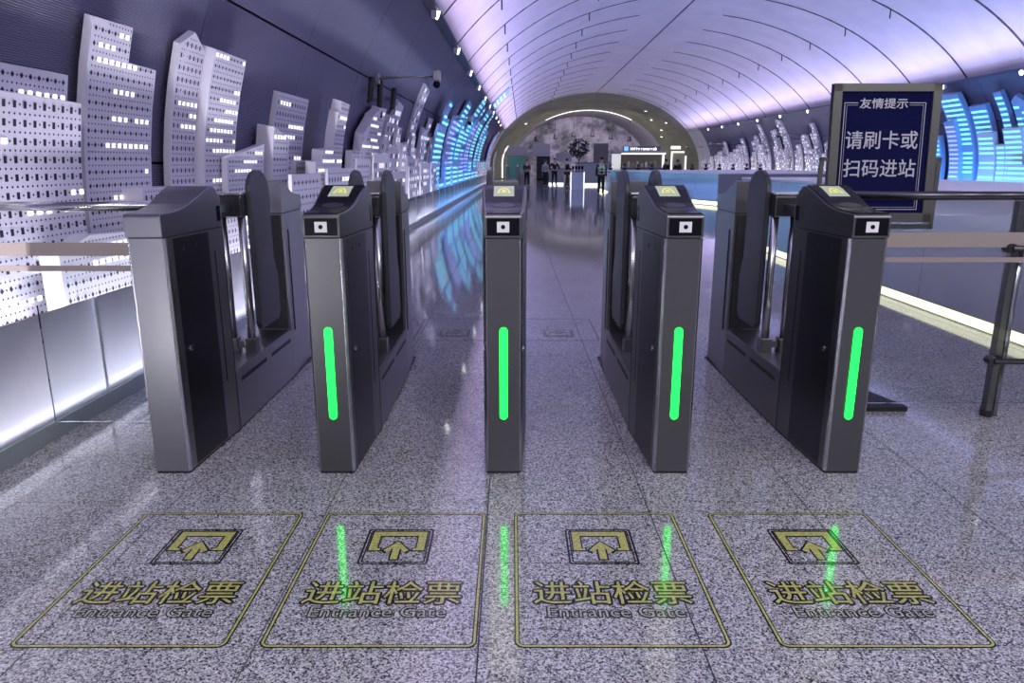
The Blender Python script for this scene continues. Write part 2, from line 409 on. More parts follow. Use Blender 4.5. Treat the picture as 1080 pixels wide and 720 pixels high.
near = [
 ([(-90, 44, 72, 75)], .12, .1, 'wide low perforated tower behind the widest one at the left edge', .03),
 ([(-90, 70, 86, 101)], .34, .14, 'widest perforated city panel, cut by the left edge of the picture', .85),
 ([(99, 12, 141, 25), (139, 63, 165, 71)], .24, .16, 'tall stepped perforated tower with rows of lit windows, left end', .03),
 ([(191, 42, 207, 30), (207, 30, 217, 51)], .22, .16, 'slim perforated tower with a pointed gable roof', .03),
 ([(229, 45, 261, 58)], .22, .16, 'tall flat-topped perforated tower right of the gabled one', .03),
 ([(150, 197, 222, 194)], .30, .16, 'low wide perforated block in front of the gabled tower', .03),
 ([(62, 270, 95, 247), (95, 247, 150, 243)], .38, .12, 'lowest perforated panel beside the outer left gate, under the stepped tower', .03),
 ([(152, 248, 330, 214)], .38, .12, 'long low perforated panel seen through the outer left gate', .03),
 ([(240, 163, 279, 148)], .28, .16, 'perforated block with a roof slanting up to the right', .03),
 ([(294, 95, 326, 104)], .16, .14, 'tall dark-windowed tower behind the small gabled one', .03),
 ([(290, 129, 305, 142)], .34, .2, 'tower with a roof slanting down to the right and lit windows', .03),
 ([(312, 169, 332, 168)], .2, .12, 'short flat block left of the stair-stepped tower', .03),
 ([(333, 167, 339, 167), (341, 154, 352, 153), (354, 109, 360, 110), (361, 97, 371, 102)], .18, .14, 'tower stepping up to the right in four stages', .03),
 ([(312, 190, 358, 189)], .38, .14, 'low front block behind the second gate with three lit rows', .03),
 ([(372, 157, 380, 157)], .16, .12, 'narrow short tower right of the stair-stepped one', .03),
 ([(384, 138, 394, 121), (394, 118, 401, 113), (403, 110, 409, 111)], .24, .16, 'tower with a slanted roof under the wall bracket', .03)]
OCC = {-1: [], 1: []}
def fit(side, segf, d_pref, th, lo, hi, force=True):   # a free depth on the wall, so that no two towers pass through each other
    ds = sorted({round(lo + .01 * k, 3) for k in range(int((hi - lo) / .01) + 1)} | {d_pref}, key=lambda q: abs(q - d_pref))
    for t_ in (th, th * .7, .06, .035):
        for d in ds:
            if d - t_ < .0: continue
            sg = segf(d); y0 = min(min(q[0], q[2]) for q in sg); y1 = max(max(q[0], q[2]) for q in sg)
            if all(d - t_ > b - .004 or d < a + .004 or y1 + .01 < c or y0 - .01 > e for a, b, c, e in OCC[side]):
                OCC[side].append((d - t_, d, y0, y1)); return d, t_, sg
    return None
ORD = 'first second third fourth fifth sixth seventh eighth ninth tenth eleventh twelfth thirteenth fourteenth fifteenth sixteenth seventeenth eighteenth nineteenth twentieth twenty-first twenty-second twenty-third twenty-fourth twenty-fifth twenty-sixth twenty-seventh twenty-eighth twenty-ninth thirtieth'.split()
for i in (6, 7, 13, 5, 1, 2, 3, 4, 8, 10, 12, 15, 9, 14, 11, 0):
    sg, d, th, lab, hb = near[i]; r_ = fit(-1, lambda q: segpx(sg, q), d, th, .06, .42)
    if r_: building(-1, r_[2], r_[0], r_[1], 'perf', lab, GL, hb, seed=i, pitch=(.044 if i == 1 else .040) if i < 9 else .055)
def arcs(side, lst, style, label, group, seed0, lo, hi, th):
    out = []
    T = sorted([(hit(x, y, .28)[1], i) for i, (x, y, wd) in enumerate(lst)], reverse=True)
    for rank, (h0, i) in enumerate(T):
        x, y, wd = lst[i]; kind = i % 3
        def segf(d, wd=wd):
            Y, h = hit(x, y, d)
            if kind == 0: return [(Y, h, Y + wd, h - .08)]
            if kind == 1: return [(Y, h, Y + wd * .5, h), (Y + wd * .5, h * .86, Y + wd, h * .86)]
            return [(Y, h * .97, Y + wd * .5, h), (Y + wd * .5, h, Y + wd, h * .95)]
        r_ = fit(side, segf, lo + (hi - lo) * rank / len(T), th, lo, hi)
        if r_: out.append((r_, i))
    for n, (r_, i) in enumerate(sorted(out, key=lambda q: q[0][2][0][0])):
        st = style[i % len(style)] if isinstance(style, (list, tuple)) else style
        building(side, r_[2], r_[0], r_[1], st, label % ORD[n], group, seed=seed0 + i)
mid = [(420, 103, 1.0), (421, 131, 1.1), (413, 150, 1.0), (450, 87, 1.1), (436, 140, 1.2), (431, 160, 1.0), (447, 132, 1.2), (455, 123, 1.2), (400, 160, .9), (462, 140, 1.3), (441, 165, 1.2), (457, 141, 1.2), (468, 133, 1.2), (405, 140, .8), (427, 146, .9), (444, 151, 1.0), (411, 118, .8)]
arcs(-1, mid, 'white', '%s white windowed tower on the left wall, counting away from the gates', 'white towers on the left wall', 30, .08, .43, .07)
blue = [(465, 126, 1.7), (478, 101, 1.9), (483, 116, 2.0), (497, 103, 2.0), (494, 119, 2.2), (472, 150, 2.0), (515, 98, 2.3), (513, 111, 2.3), (505, 122, 2.3), (539, 91, 2.9), (522, 118, 2.6), (486, 158, 2.2), (515, 135, 2.6), (500, 165, 2.3), (524, 140, 2.9), (510, 168, 2.6)]
arcs(-1, blue, ['cyan', 'cyan', 'violet'], '%s blue or cyan lit tower on the left wall, counting away from the gates', 'blue and cyan towers on the left wall', 60, .08, .43, .07)
farl = [(527, 138, 2.2), (531, 148, 2.4), (524, 158, 2.2), (529, 156, 2.6), (521, 150, 2.6)]
arcs(-1, farl, 'white', '%s pale tower past the blue ones, far end of the left wall', 'pale towers at the far left', 90, .08, .43, .07)
rnd = random.Random(3)
yy = 8.6; k = 0; cnt = {}                  # front row of short blocks along the left parapet
while yy < 62:
    wd = rnd.uniform(.9, 1.7) * (1 + yy / 60); h = rnd.uniform(1.0, 1.75)
    st = 'perf' if yy < 12 else ('white' if yy < 22 else ('cyan' if yy < 42 else 'white'))
    nm = {'perf': 'perforated', 'white': 'white windowed', 'cyan': 'cyan striped'}[st]; n_ = cnt[st] = cnt.get(st, 0) + 1
    r_ = fit(-1, lambda q: [(yy, h, yy + wd, h)], .49, .04, .47, .50)
    if r_: building(-1, r_[2], r_[0], r_[1], st, ORD[n_ - 1] + ' short %s block low behind the left glass parapet, counting from the gates' % nm, 'short %s front-row blocks' % nm, seed=120 + k, pitch=.08 if st == 'perf' else None)
    yy += wd + rnd.uniform(.1, .8); k += 1
GR = 'blue towers on the right wall'
right = [
 ([(985, 97, 1007, 94)], .3, 'cyan', 'tall curved cyan tower showing just right of the notice board'),
 ([(1020, 110, 1038, 107)], .2, 'cyan', 'blue tower standing behind the pale striped block'),
 ([(1029, 137, 1046, 136)], .4, 'pale', 'pale striped block in front of the blue tower'),
 ([(1045, 95, 1053, 93)], .2, 'cyan', 'thin slanted cyan tower rising highest near the right edge'),
 ([(1050, 150, 1059, 150), (1058, 132, 1076, 131)], .34, 'pale', 'two-stage pale cyan block below the thin slanted tower'),
 ([(1065, 104, 1069, 97), (1069, 97, 1088, 108)], .26, 'cyan', 'pointed cyan tower at the right edge of the picture'),
 ([(993, 124, 1003, 121)], .42, 'violet', 'violet tower beside the notice board frame'),
 ([(965, 140, 990, 140)], .42, 'cyan', 'cyan block mostly hidden by the notice board'),
 ([(930, 120, 945, 120)], .3, 'cyan', 'blue tower hidden behind the notice board'),
 ([(1062, 172, 1085, 172)], .46, 'pale', 'low white block at the foot of the pointed cyan tower'),
 ([(1095, 120, 1130, 118)], .3, 'cyan', 'cyan tower just past the right edge')]
for i, (sg, d, st, lab) in enumerate(right):
    r_ = fit(1, lambda q: segpx(sg, q), d, .16, .06, .9)
    if r_: building(1, r_[2], r_[0], r_[1], st, lab, GR, seed=200 + i)
wr = [(742.5, 166), (750, 163), (757, 161), (760.5, 157), (764, 148), (767, 162), (778, 154), (782.5, 144.7), (780, 150.5), (787, 163), (794.5, 158), (797, 141), (795, 146), (799, 130), (803, 150), (816, 135), (817.5, 145), (820, 124), (826, 155), (841.7, 150), (849, 139), (860, 153), (856, 128.7), (875, 146), (868, 158), (885, 150), (772, 158), (810, 160)]
arcs(1, [(x, y, 1.0 if x > 790 else 1.5) for x, y in wr], 'white', '%s white windowed tower on the right wall, counting away from the notice board', 'white towers on the right wall', 230, .12, .8, .12)
# ------------------------------------------------------------------ left parapet of printed glass
GLASS = bpy.data.materials.new('printed_glass'); GLASS.use_nodes = True; m = GLASS; nt = m.node_tree
for n in list(nt.nodes):
    if n.type != 'OUTPUT_MATERIAL': nt.nodes.remove(n)
out = [n for n in nt.nodes][0]
tr = nd(m, 'ShaderNodeBsdfTransparent'); tr.inputs[0].default_value = (.93, .96, .97, 1)
tl = nd(m, 'ShaderNodeBsdfTranslucent'); tl.inputs[0].default_value = (.92, .93, .98, 1)
df = nd(m, 'ShaderNodeBsdfDiffuse'); df.inputs[0].default_value = (.8, .8, .85, 1)
gl = nd(m, 'ShaderNodeBsdfGlossy'); gl.inputs['Roughness'].default_value = .05
sx = nd(m, 'ShaderNodeSeparateXYZ'); lk(m, pos(m), sx.inputs[0])
mr = nd(m, 'ShaderNodeMapRange'); mr.inputs[1].default_value = .1; mr.inputs[2].default_value = .72; mr.inputs[3].default_value = .95; mr.inputs[4].default_value = .35; lk(m, sx.outputs[2], mr.inputs[0])
ma = nd(m, 'ShaderNodeMixShader'); ma.inputs[0].default_value = .25; lk(m, tl.outputs[0], ma.inputs[1]); lk(m, df.outputs[0], ma.inputs[2])
mb_ = nd(m, 'ShaderNodeMixShader'); lk(m, mr.outputs[0], mb_.inputs[0]); lk(m, tr.outputs[0], mb_.inputs[1]); lk(m, ma.outputs[0], mb_.inputs[2])
fr = nd(m, 'ShaderNodeFresnel'); mc = nd(m, 'ShaderNodeMixShader'); lk(m, fr.outputs[0], mc.inputs[0]); lk(m, mb_.outputs[0], mc.inputs[1]); lk(m, gl.outputs[0], mc.inputs[2]); lk(m, mc.outputs[0], out.inputs[0])
M_CHAN = mat('pale_channel', (.40, .46, .46), .3, .6)
par = thing('glass_parapet', 'low lit glass parapet with printed dots along the left wall', 'parapet', (-2.63, 0, 0))
MB().box(-.03, .03, 1.0, 68, .0, .10).build('base_channel', M_CHAN, par)
MB().box(-.045, -.031, 1.0, 68, .0, .09).build('shadow_gap', M_BLM, par)
pm = MB().box(-.006, .006, -.845, .845, .10, .70).mesh('glass_panel', GLASS)
jm = MB().box(-.008, .008, -.012, .012, .02, .70).mesh('joint', mat('joint_gasket', (.65, .68, .70), .4))
yj = 4.33 - 1.72 * 2
while yj < 66:
    o = bpy.data.objects.new('glass_panel', pm); C.objects.link(o); o.parent = par; o.location.y = yj + .86
    o = bpy.data.objects.new('joint', jm); C.objects.link(o); o.parent = par; o.location.y = yj
    yj += 1.72
# ------------------------------------------------------------------ white parapet blocks on the right
def block(label, x0, x1, y0, y1, h, step, front):
    t = thing('parapet_block', label, 'parapet', ((x0 + x1) / 2, (y0 + y1) / 2, 0)); cx, cy = (x0 + x1) / 2, (y0 + y1) / 2
    MB().box(x0 - cx + .03, x1 - cx, y0 - cy + .03, y1 - cy - .03, 0, h - .03).build('core', M_WHITE, t)
    MB().box(x0 - cx, x1 - cx, y0 - cy, y1 - cy, h - .03, h).build('top', M_CREAM, t)
    MB().box(x0 - cx + .012, x0 - cx + .03, y0 - cy + .03, y1 - cy - .03, .015, .12).build('base_light', M_STRIP, t)
    if front: MB().box(x0 - cx + .03, x1 - cx, y0 - cy + .012, y0 - cy + .03, .03, .13).build('base_light', M_STRIP, t)
    n = max(1, round((y1 - y0) / step)); s_ = (y1 - y0 - .06) / n
    me = MB().box(-.012, .02, -s_ / 2 + .004, s_ / 2 - .004, .11, h - .04).mesh('panel', M_WHITE)
    for k in range(n):
        o = bpy.data.objects.new('panel', me); C.objects.link(o); o.parent = t; o.location = (x0 - cx + .012, y0 - cy + .03 + s_ * (k + .5), 0)
    if front:
        n = round((x1 - x0) / step); s_ = (x1 - x0 - .06) / n
        me = MB().box(-s_ / 2 + .004, s_ / 2 - .004, -.012, .02, .14, h - .04).mesh('panel', M_WHITE)
        for k in range(n):
            o = bpy.data.objects.new('panel', me); C.objects.link(o); o.parent = t; o.location = (x0 - cx + .03 + s_ * (k + .5), y0 - cy + .012, 0)
    return t
block('near white parapet with a glowing yellow line along its foot, right of the gates', 4.2, 6.9, 1.0, 14.2, 1.24, 2.2, False)
t = thing('parapet_block', 'far blue-lit white parapet facing the gates with a light line at its foot', 'parapet', (8, 33, 0))
FP = [(4.25, 41), (4.25, 35.4), (7.0, 26.4), (13.5, 26.4), (13.5, 41)]; rel = lambda q, k=0: (q[0] - 8, q[1] - 33)
ins = [(4.30, 40.9), (4.30, 35.42), (7.03, 26.45), (13.4, 26.45), (13.4, 40.9)]
MB().prism([rel(q) for q in ins], lambda a, b, c: (a, b, c), 0, 1.12).build('core', M_WHITE, t)
MB().prism([rel(q) for q in FP], lambda a, b, c: (a, b, c), 1.12, 1.15).build('top', M_CREAM, t)
for (pa, pb, n) in ((FP[0], FP[1], 3), (FP[1], FP[2], 6), (FP[2], FP[3], 4)):
    pa, pb = Vector((*rel(pa), 0)), Vector((*rel(pb), 0)); u = (pb - pa) / n; nn = Vector((u.y, -u.x, 0)).normalized()
    if nn.x > 0 or (abs(nn.x) < .01 and nn.y > 0): nn = -nn
    L_ = u.length; o_ = .02
    me = MB().box(-L_ / 2 + .006, L_ / 2 - .006, -.02, .02, .16, 1.12).mesh('panel', M_WHITE)
    ml = MB().box(-L_ / 2, L_ / 2, -.012, .012, .02, .15).mesh('base_light', M_STRIP)
    for k in range(n):
        c = pa + u * (k + .5)
        for nm, q, e_ in (('panel', me, .0), ('base_light', ml, -.012)):
            o = bpy.data.objects.new(nm, q); C.objects.link(o); o.parent = t; o.location = c + nn * e_; o.rotation_euler.z = math.atan2(u.y, u.x)
# ------------------------------------------------------------------ ticket gates
GY = 3.33                                  # front of the gates
def hw(y):                                 # half width along the gate
    return .086 + .032 * min(1, max(0, y) / .6)
PROF = [(-.012, 1.262), (-.004, 1.274), (.12, 1.280), (.20, 1.290), (.27, 1.306), (.34, 1.330), (.44, 1.365), (.51, 1.384), (.545, 1.382), (.60, 1.335), (.615, 1.300)]
def loft(mb, prof, zb, inset=0.0, flip=None):
    st = []
    for (y, z) in prof:
        w_ = hw(y) - inset; yy = (flip - y) if flip else y
        st.append([(-w_, yy, zb), (-w_, yy, z), (w_, yy, z), (w_, yy, zb)])
    v = [p for s_ in st for p in s_]; f = []
    for i in range(len(st) - 1):
        for k in range(4): f.append((i * 4 + k, i * 4 + (k + 1) % 4, (i + 1) * 4 + (k + 1) % 4, (i + 1) * 4 + k))
    n = len(st) - 1; f += [(0, 1, 2, 3), (n * 4 + 3, n * 4 + 2, n * 4 + 1, n * 4)]
    return mb.add(v, f)
LEN = 2.22
def zprof(y):
    for (a, za), (b, zb) in zip(PROF, PROF[1:]):
        if a <= y <= b: return za + (zb - za) * (y - a) / (b - a)
    return PROF[-1][1]
def capsule(x0, x1, z0, z1, n=8):
    r = (x1 - x0) / 2; cx = (x0 + x1) / 2
    return [(cx + r * math.cos(PI * k / n), z1 - r + r * math.sin(PI * k / n)) for k in range(n + 1)] + [(cx + r * math.cos(PI + PI * k / n), z0 + r + r * math.sin(PI + PI * k / n)) for k in range(n + 1)]
def side_plate(mb, s, y0, y1, z0, z1, o0, o1):   # thin plate lying on the flank
    fl = lambda y: (hw(y) if y < .62 else .118)
    v = [(s * (fl(y) + o), y, z) for o in (o0, o1) for y in (y0, y1) for z in (z0, z1)]
    return mb.add(v, [(0, 1, 3, 2), (4, 6, 7, 5), (0, 4, 5, 1), (2, 3, 7, 6), (0, 2, 6, 4), (1, 5, 7, 3)])
def make_gate(label, x, active, flaps):
    t = thing('ticket_gate', label, 'ticket gate', G(x, GY), TH, 'row of ticket gates')
    ST = M_ST if active else M_ST2
    plan = [(-.080, 0), (.080, 0), (.088, .010), (hw(.6), .6), (-hw(.6), .6), (-.088, .010)]
    fc = MB().prism(plan, lambda a, b, c: (a, b, c), .012, 1.163).build('front_cabinet', ST, t)
    MB().prism([(a * .97, b) for a, b in plan], lambda a, b, c: (a, b, c), 0, .012).build('plinth', M_BLM, t)
    MB().prism([(a * .95, b * .98 + .006) for a, b in plan], lambda a, b, c: (a, b, c), 1.163, 1.17).build('seam', M_BLM, fc)
    hd = loft(MB(), PROF, 1.168).build('head', ST, t, bevel=.004)
    for s in (-1, 1):
        MB().prism([(s * .0775, -.0012), (s * .0805, -.0015), (s * .0895, .0095), (s * .0905, .022), (s * .086, .012)], lambda a, b, c: (a, b, c), .012, 1.163).build('edge_highlight', M_CHR, fc)  # bright chrome strips added as edge highlights along the front chamfers
        sp = side_plate(MB(), s, .075, .43, .02, 1.155, -.002, .0025).build('side_panel', M_DK, t)
        for yy in (.17, .30):
            MB().tube([(s * hw(yy), yy, 1.10), (s * (hw(yy) + .005), yy, 1.10)], .009, 8).build('bolt', M_BLM, sp)
        k = MB().tube([(s * hw(.12), .13, .61), (s * (hw(.12) + .008), .13, .61)], .013, 10).build('lock', M_CHR, sp)
        side_plate(MB(), s, .485, .497, .33, 1.05, -.004, .0012).build('slot', M_BLM, t)
        side_plate(MB(), s, .555, .595, 1.20, 1.28, -.004, .002).build('sensor_window', M_BLK, hd)
        side_plate(MB(), s, .595, .602, .0, 1.163, -.004, .0012).build('seam', M_BLM, t)
        for y0, y1 in ((.68, 1.12), (1.22, 1.63)):
            side_plate(MB(), s, y0, y1, .272, .296, -.004, .0012).build('vent_slot', M_BLM, t)
    lc = MB().box(-.118, .118, .602, 1.665, .012, .345).build('low_cabinet', ST, t)
    MB().box(-.112, .112, .602, 1.665, .345, .352).build('ledge', M_ST2, lc)
    MB().box(-.112, .112, .602, LEN - .02, 0, .012).build('plinth', M_BLM, t)
    # rear cabinet, the mirror of the front one
    rp = [(a, LEN - b) for a, b in plan]; rp = [(a, b) for a, b in rp if b > 1.7] + [(-.118, 1.668), (.118, 1.668)]
    rp = sorted(rp, key=lambda q: math.atan2(q[1] - 1.95, q[0]))
    rc = MB().prism(rp, lambda a, b, c: (a, b, c), .012, 1.163).build('rear_cabinet', ST, t)
    loft(MB(), PROF[:-2] + [(.552, 1.25)], 1.168, flip=LEN).build('rear_head', ST, t, bevel=.004)
    MB().prism([(a * .95, b * .99 + .018) for a, b in rp], lambda a, b, c: (a, b, c), 1.163, 1.17).build('seam', M_BLM, rc)
    MB().box(-.100, .100, 1.655, 1.667, .36, 1.155).build('inner_panel', M_BLM, rc)
    for s in (-1, 1): side_plate(MB(), s, 1.76, 1.772, .33, 1.05, -.004, .0012).build('slot', M_BLM, t)
    MB().box(-.100, .100, .601, .612, .36, 1.155).build('inner_panel', M_BLM, fc)
    # flap drive: two posts, bracket, housing, link arm
    for s in (-1, 1):
        MB().tube([(s * .058, 1.06, .36), (s * .058, 1.06, 1.21)], .024, 14).build('post', M_CHR if s > 0 else M_CHR, t, smooth=True)
        MB().box(s * .058 - .034, s * .058 + .034, 1.02, 1.10, .352, .44).build('post_bracket', M_ST, t, bevel=.004)
    MB().box(-.03, .03, 1.04, 1.08, .38, .42).build('post_bridge', M_ST, t)
    hs = MB().box(-.088, .088, 1.0, 1.13, 1.19, 1.315).build('flap_housing', M_DK, t, bevel=.012)
    MB().box(-.09, .09, .995, 1.135, 1.315, 1.33).build('housing_cap', M_CHR, hs, bevel=.005)
    MB().box(-.03, .03, .60, 1.0, 1.225, 1.265).build('link_arm', M_ST, t, bevel=.004)
    # flaps: tall rounded paddles standing along the lane
    a, b = 1.085, 1.435
    pts = [(a, .52), (a + .03, .485), (b + .015, .485), (b + .055, .54), (b + .055, .78), (b + .03, .84), (b, .90), (b - .005, 1.17), (b + .015, 1.23), (b + .005, 1.32)]
    cxx = (a + b) / 2; pts += [(cxx + (b - a) / 2 * math.cos(PI * k / 10), 1.335 + .125 * math.sin(PI * k / 10)) for k in range(0, 11)] + [(a, 1.2)]
    for s in flaps:
        MB().prism(pts, lambda y, z, c: (c, y, z), s * .098 - .016, s * .098 + .016).build('flap', M_FLAP, t, bevel=.008)
    if active:
        n = 9; mb = MB(); L_, R_ = [], []                 # black reader panel laid on the sloping head
        ys = [.0, .12, .20, .27, .34, .40, .44, .48, .51]
        for off in (0.0005, .005):
            for y in ys:
                w_ = hw(y) - .010; L_.append((-w_, y, zprof(y) + off)); R_.append((w_, y, zprof(y) + off))
        v = L_ + R_; f = []
        for k in range(n - 1):
            f += [(k + n, k + n + 1, 2 * n + k + n + 1, 2 * n + k + n), (k, k + 1, k + 1 + n, k + n), (2 * n + k, 2 * n + k + n, 2 * n + k + n + 1, 2 * n + k + 1)]
        f += [(0, n, 3 * n, 2 * n), (n - 1, 4 * n - 1 - n, 4 * n - 1, 2 * n - 1)]
        rpn = mb.add(v, f).build('reader_panel', M_BLK, hd)
        def on(u, v_, o_): return (u, v_, zprof(v_) + o_)
        mb = MB()
        for y0, y1 in ((.345, .44), (.44, .487)): mb.quad(on(-.052, y0, .007), on(.052, y0, .007), on(.052, y1, .007), on(-.052, y1, .007))
        scn = mb.build('screen', M_SCR, rpn)
        mb = MB()                                          # arch pictogram with a train front under it
        for k in range(10):
            a0, a1 = PI * k / 10, PI * (k + 1) / 10; q = lambda a_, r: on(r * .030 * math.cos(a_), .395 + r * .055 * math.sin(a_), .0085)
            mb.quad(q(a0, .78), q(a0, 1), q(a1, 1), q(a1, .78))
        for x0, x1, y0, y1 in ((-.034, -.02, .385, .398), (.02, .034, .385, .398), (-.010, .010, .40, .422), (-.014, .014, .39, .396)):
            mb.quad(on(x0, y0, .0085), on(x1, y0, .0085), on(x1, y1, .0085), on(x0, y1, .0085))
        mb.build('pictogram', M_YEL, scn)
        MB().add([on(.055 * math.cos(2 * PI * k / 20), .225 + .045 * math.sin(2 * PI * k / 20), .0065) for k in range(20)], [tuple(range(20))]).build('card_pad', mat('card_pad', (.03, .03, .035), .35), rpn)
        sw = MB().box(-.074, .074, -.016, -.002, 1.178, 1.256).build('scanner_window', M_BLK, hd)
        ln = MB().box(-.028, .028, -.019, -.014, 1.193, 1.241).build('scanner_plate', mat('scanner_plate', (.75, .75, .75), .35, emit=(1, 1, .95), es=.08), sw)
        MB().tube([(0, -.023, 1.218), (0, -.017, 1.218)], .010, 12).build('scanner_lens', M_BLK, sw)
        MB().prism(capsule(-.019, .019, .285, .745), lambda a_, b_, c_: (a_, c_, b_), -.005, .004).build('light_bar', M_GRN, t)
    return t
gx = [-1.6875, -.872, -.0405, .7915, 1.6425]
make_gate('outer left ticket gate with a plain face, no screen or light', gx[0], False, (1,))
make_gate('ticket gate with green light bar, second from the left wall', gx[1], True, (-1, 1))
make_gate('middle one of the five ticket gates, seen straight on', gx[2], True, (-1, 1))
g4 = make_gate('ticket gate with green light bar between the middle gate and the notice board gate', gx[3], True, (-1, 1))
make_gate('outer right ticket gate in front of the blue notice board', gx[4], True, (-1,))
# ------------------------------------------------------------------ floor stickers
def decal_mat(name, col, rough):
    m = mat(name, col, rough); 
    lk(m, ramp(m, noise(m, pos(m), 90, 3), [(.35, tuple(c * .6 for c in col)), (.6, col)]), bsdf(m).inputs['Base Color']); return m
M_DY = decal_mat('sticker_yellow', (.50, .49, .15), .16); M_DB = decal_mat('sticker_black', (.012, .012, .016), .16)
def rr(x0, x1, y0, y1, r, n=5):
    out = []
    for cx, cy, a0 in ((x1 - r, y1 - r, 0), (x0 + r, y1 - r, PI / 2), (x0 + r, y0 + r, PI), (x1 - r, y0 + r, 1.5 * PI)):
        out += [(cx + r * math.cos(a0 + PI / 2 * k / n), cy + r * math.sin(a0 + PI / 2 * k / n)) for k in range(n + 1)]
    return out
def ring(mb, o, i, z):
    n = len(o)
    for k in range(n): mb.quad((*o[k], z), (*o[(k + 1) % n], z), (*i[(k + 1) % n], z), (*i[k], z))
    return mb
def poly(mb, pts, z): return mb.add([(*p, z) for p in pts], [tuple(range(len(pts)))])
def decal(label, x, y, wd, dp, texts=True, yel=None, blk=None, flip=False):
    yel = yel or M_DY; blk = blk or M_DB
    t = thing('floor_sticker', label, 'floor sticker', G(x, y, .0), TH + (PI if flip else 0), 'entrance stickers on the floor')
    w2, d2 = wd / 2, dp / 2
    z1, z2 = .0012, .0020
    ring(MB(), rr(-w2, w2, -d2, d2, .03), rr(-w2 + .017, w2 - .017, -d2 + .017, d2 - .017, .018), z1).build('border_outline', blk, t, 'keep')
    ring(MB(), rr(-w2 + .0048, w2 - .0048, -d2 + .0048, d2 - .0048, .028), rr(-w2 + .0130, w2 - .0130, -d2 + .0130, d2 - .0130, .02), z2).build('border', yel, t, 'keep')
    fr_ = MB(); oy = .173                                     # pictogram: square frame, bracket, arrow
    ring(fr_, rr(-.137, .137, oy - .137, oy + .137, .012), rr(-.129, .129, oy - .129, oy + .129, .010), z1)
    ring(fr_, rr(-.124, .124, oy - .124, oy + .124, .010), rr(-.1185, .1185, oy - .1185, oy + .1185, .010), z1)
    fr_.build('pictogram_frame', blk, t, 'keep')
    br = lambda e: [(-.112 - e, .114 + oy + e), (.112 + e, .114 + oy + e), (.112 + e, -.036 + oy - e), (.064 - e, -.036 + oy - e), (.064 - e, -.018 + oy + e), (.078 - e, -.018 + oy + e), (.078 - e, .078 + oy - e), (-.078 + e, .078 + oy - e), (-.078 + e, -.018 + oy + e), (-.064 + e, -.018 + oy + e), (-.064 + e, -.036 + oy - e), (-.112 - e, -.036 + oy - e)]
    ar = lambda e: [(0, .036 + oy + 1.4 * e), (.052 + 1.6 * e, -.034 + oy), (.036 + e, -.052 + oy - 1.4 * e), (.015 + e, -.022 + oy - 1.2 * e), (.015 + e, -.103 + oy - e), (-.015 - e, -.103 + oy - e), (-.015 - e, -.022 + oy - 1.2 * e), (-.036 - e, -.052 + oy - 1.4 * e), (-.052 - 1.6 * e, -.034 + oy)]
    po = MB(); poly(po, br(.005), z1); poly(po, ar(.006), z1); po.build('pictogram_outline', blk, t, 'keep')
    pi_ = MB(); poly(pi_, br(-.001), z2); poly(pi_, ar(-.001), z2); pi_.build('pictogram', yel, t, 'keep')
    if texts:
        text('lettering_outline', '进站检票', blk, t, -.28, .28, -.222, -.080, z1, off=.0088)
        text('lettering', '进站检票', yel, t, -.28, .28, -.222, -.080, z2, off=.0006)
        text('lettering_outline', 'Entrance Gate', blk, t, -.235, .235, -.297, -.236, z1, off=.0050)
        text('lettering', 'Entrance Gate', M_DGR, t, -.235, .235, -.297, -.236, z2)
    return t
M_DGR = decal_mat('sticker_grey', (.42, .42, .36), .16)
for i, (x, lab) in enumerate(((-1.265, 'entrance floor sticker farthest left, nearest the lit glass parapet'), (-.463, 'entrance floor sticker between the second and middle gates'), (.358, 'entrance floor sticker just right of the middle gate'), (1.208, 'entrance floor sticker farthest right, before the notice board gate'))):
    decal(lab, x, 2.452, .70, .915)
M_FY = decal_mat('worn_yellow', (.33, .32, .25), .14); M_FB = decal_mat('worn_black', (.16, .16, .18), .14)
decal('worn faded floor sticker behind the gates, right of the middle gate', .42, 6.55, .70, .915, False, M_FY, M_FB, True)
decal('worn faded floor sticker behind the gates, left of the middle gate', -.52, 6.55, .70, .915, False, M_FY, M_FB, True)
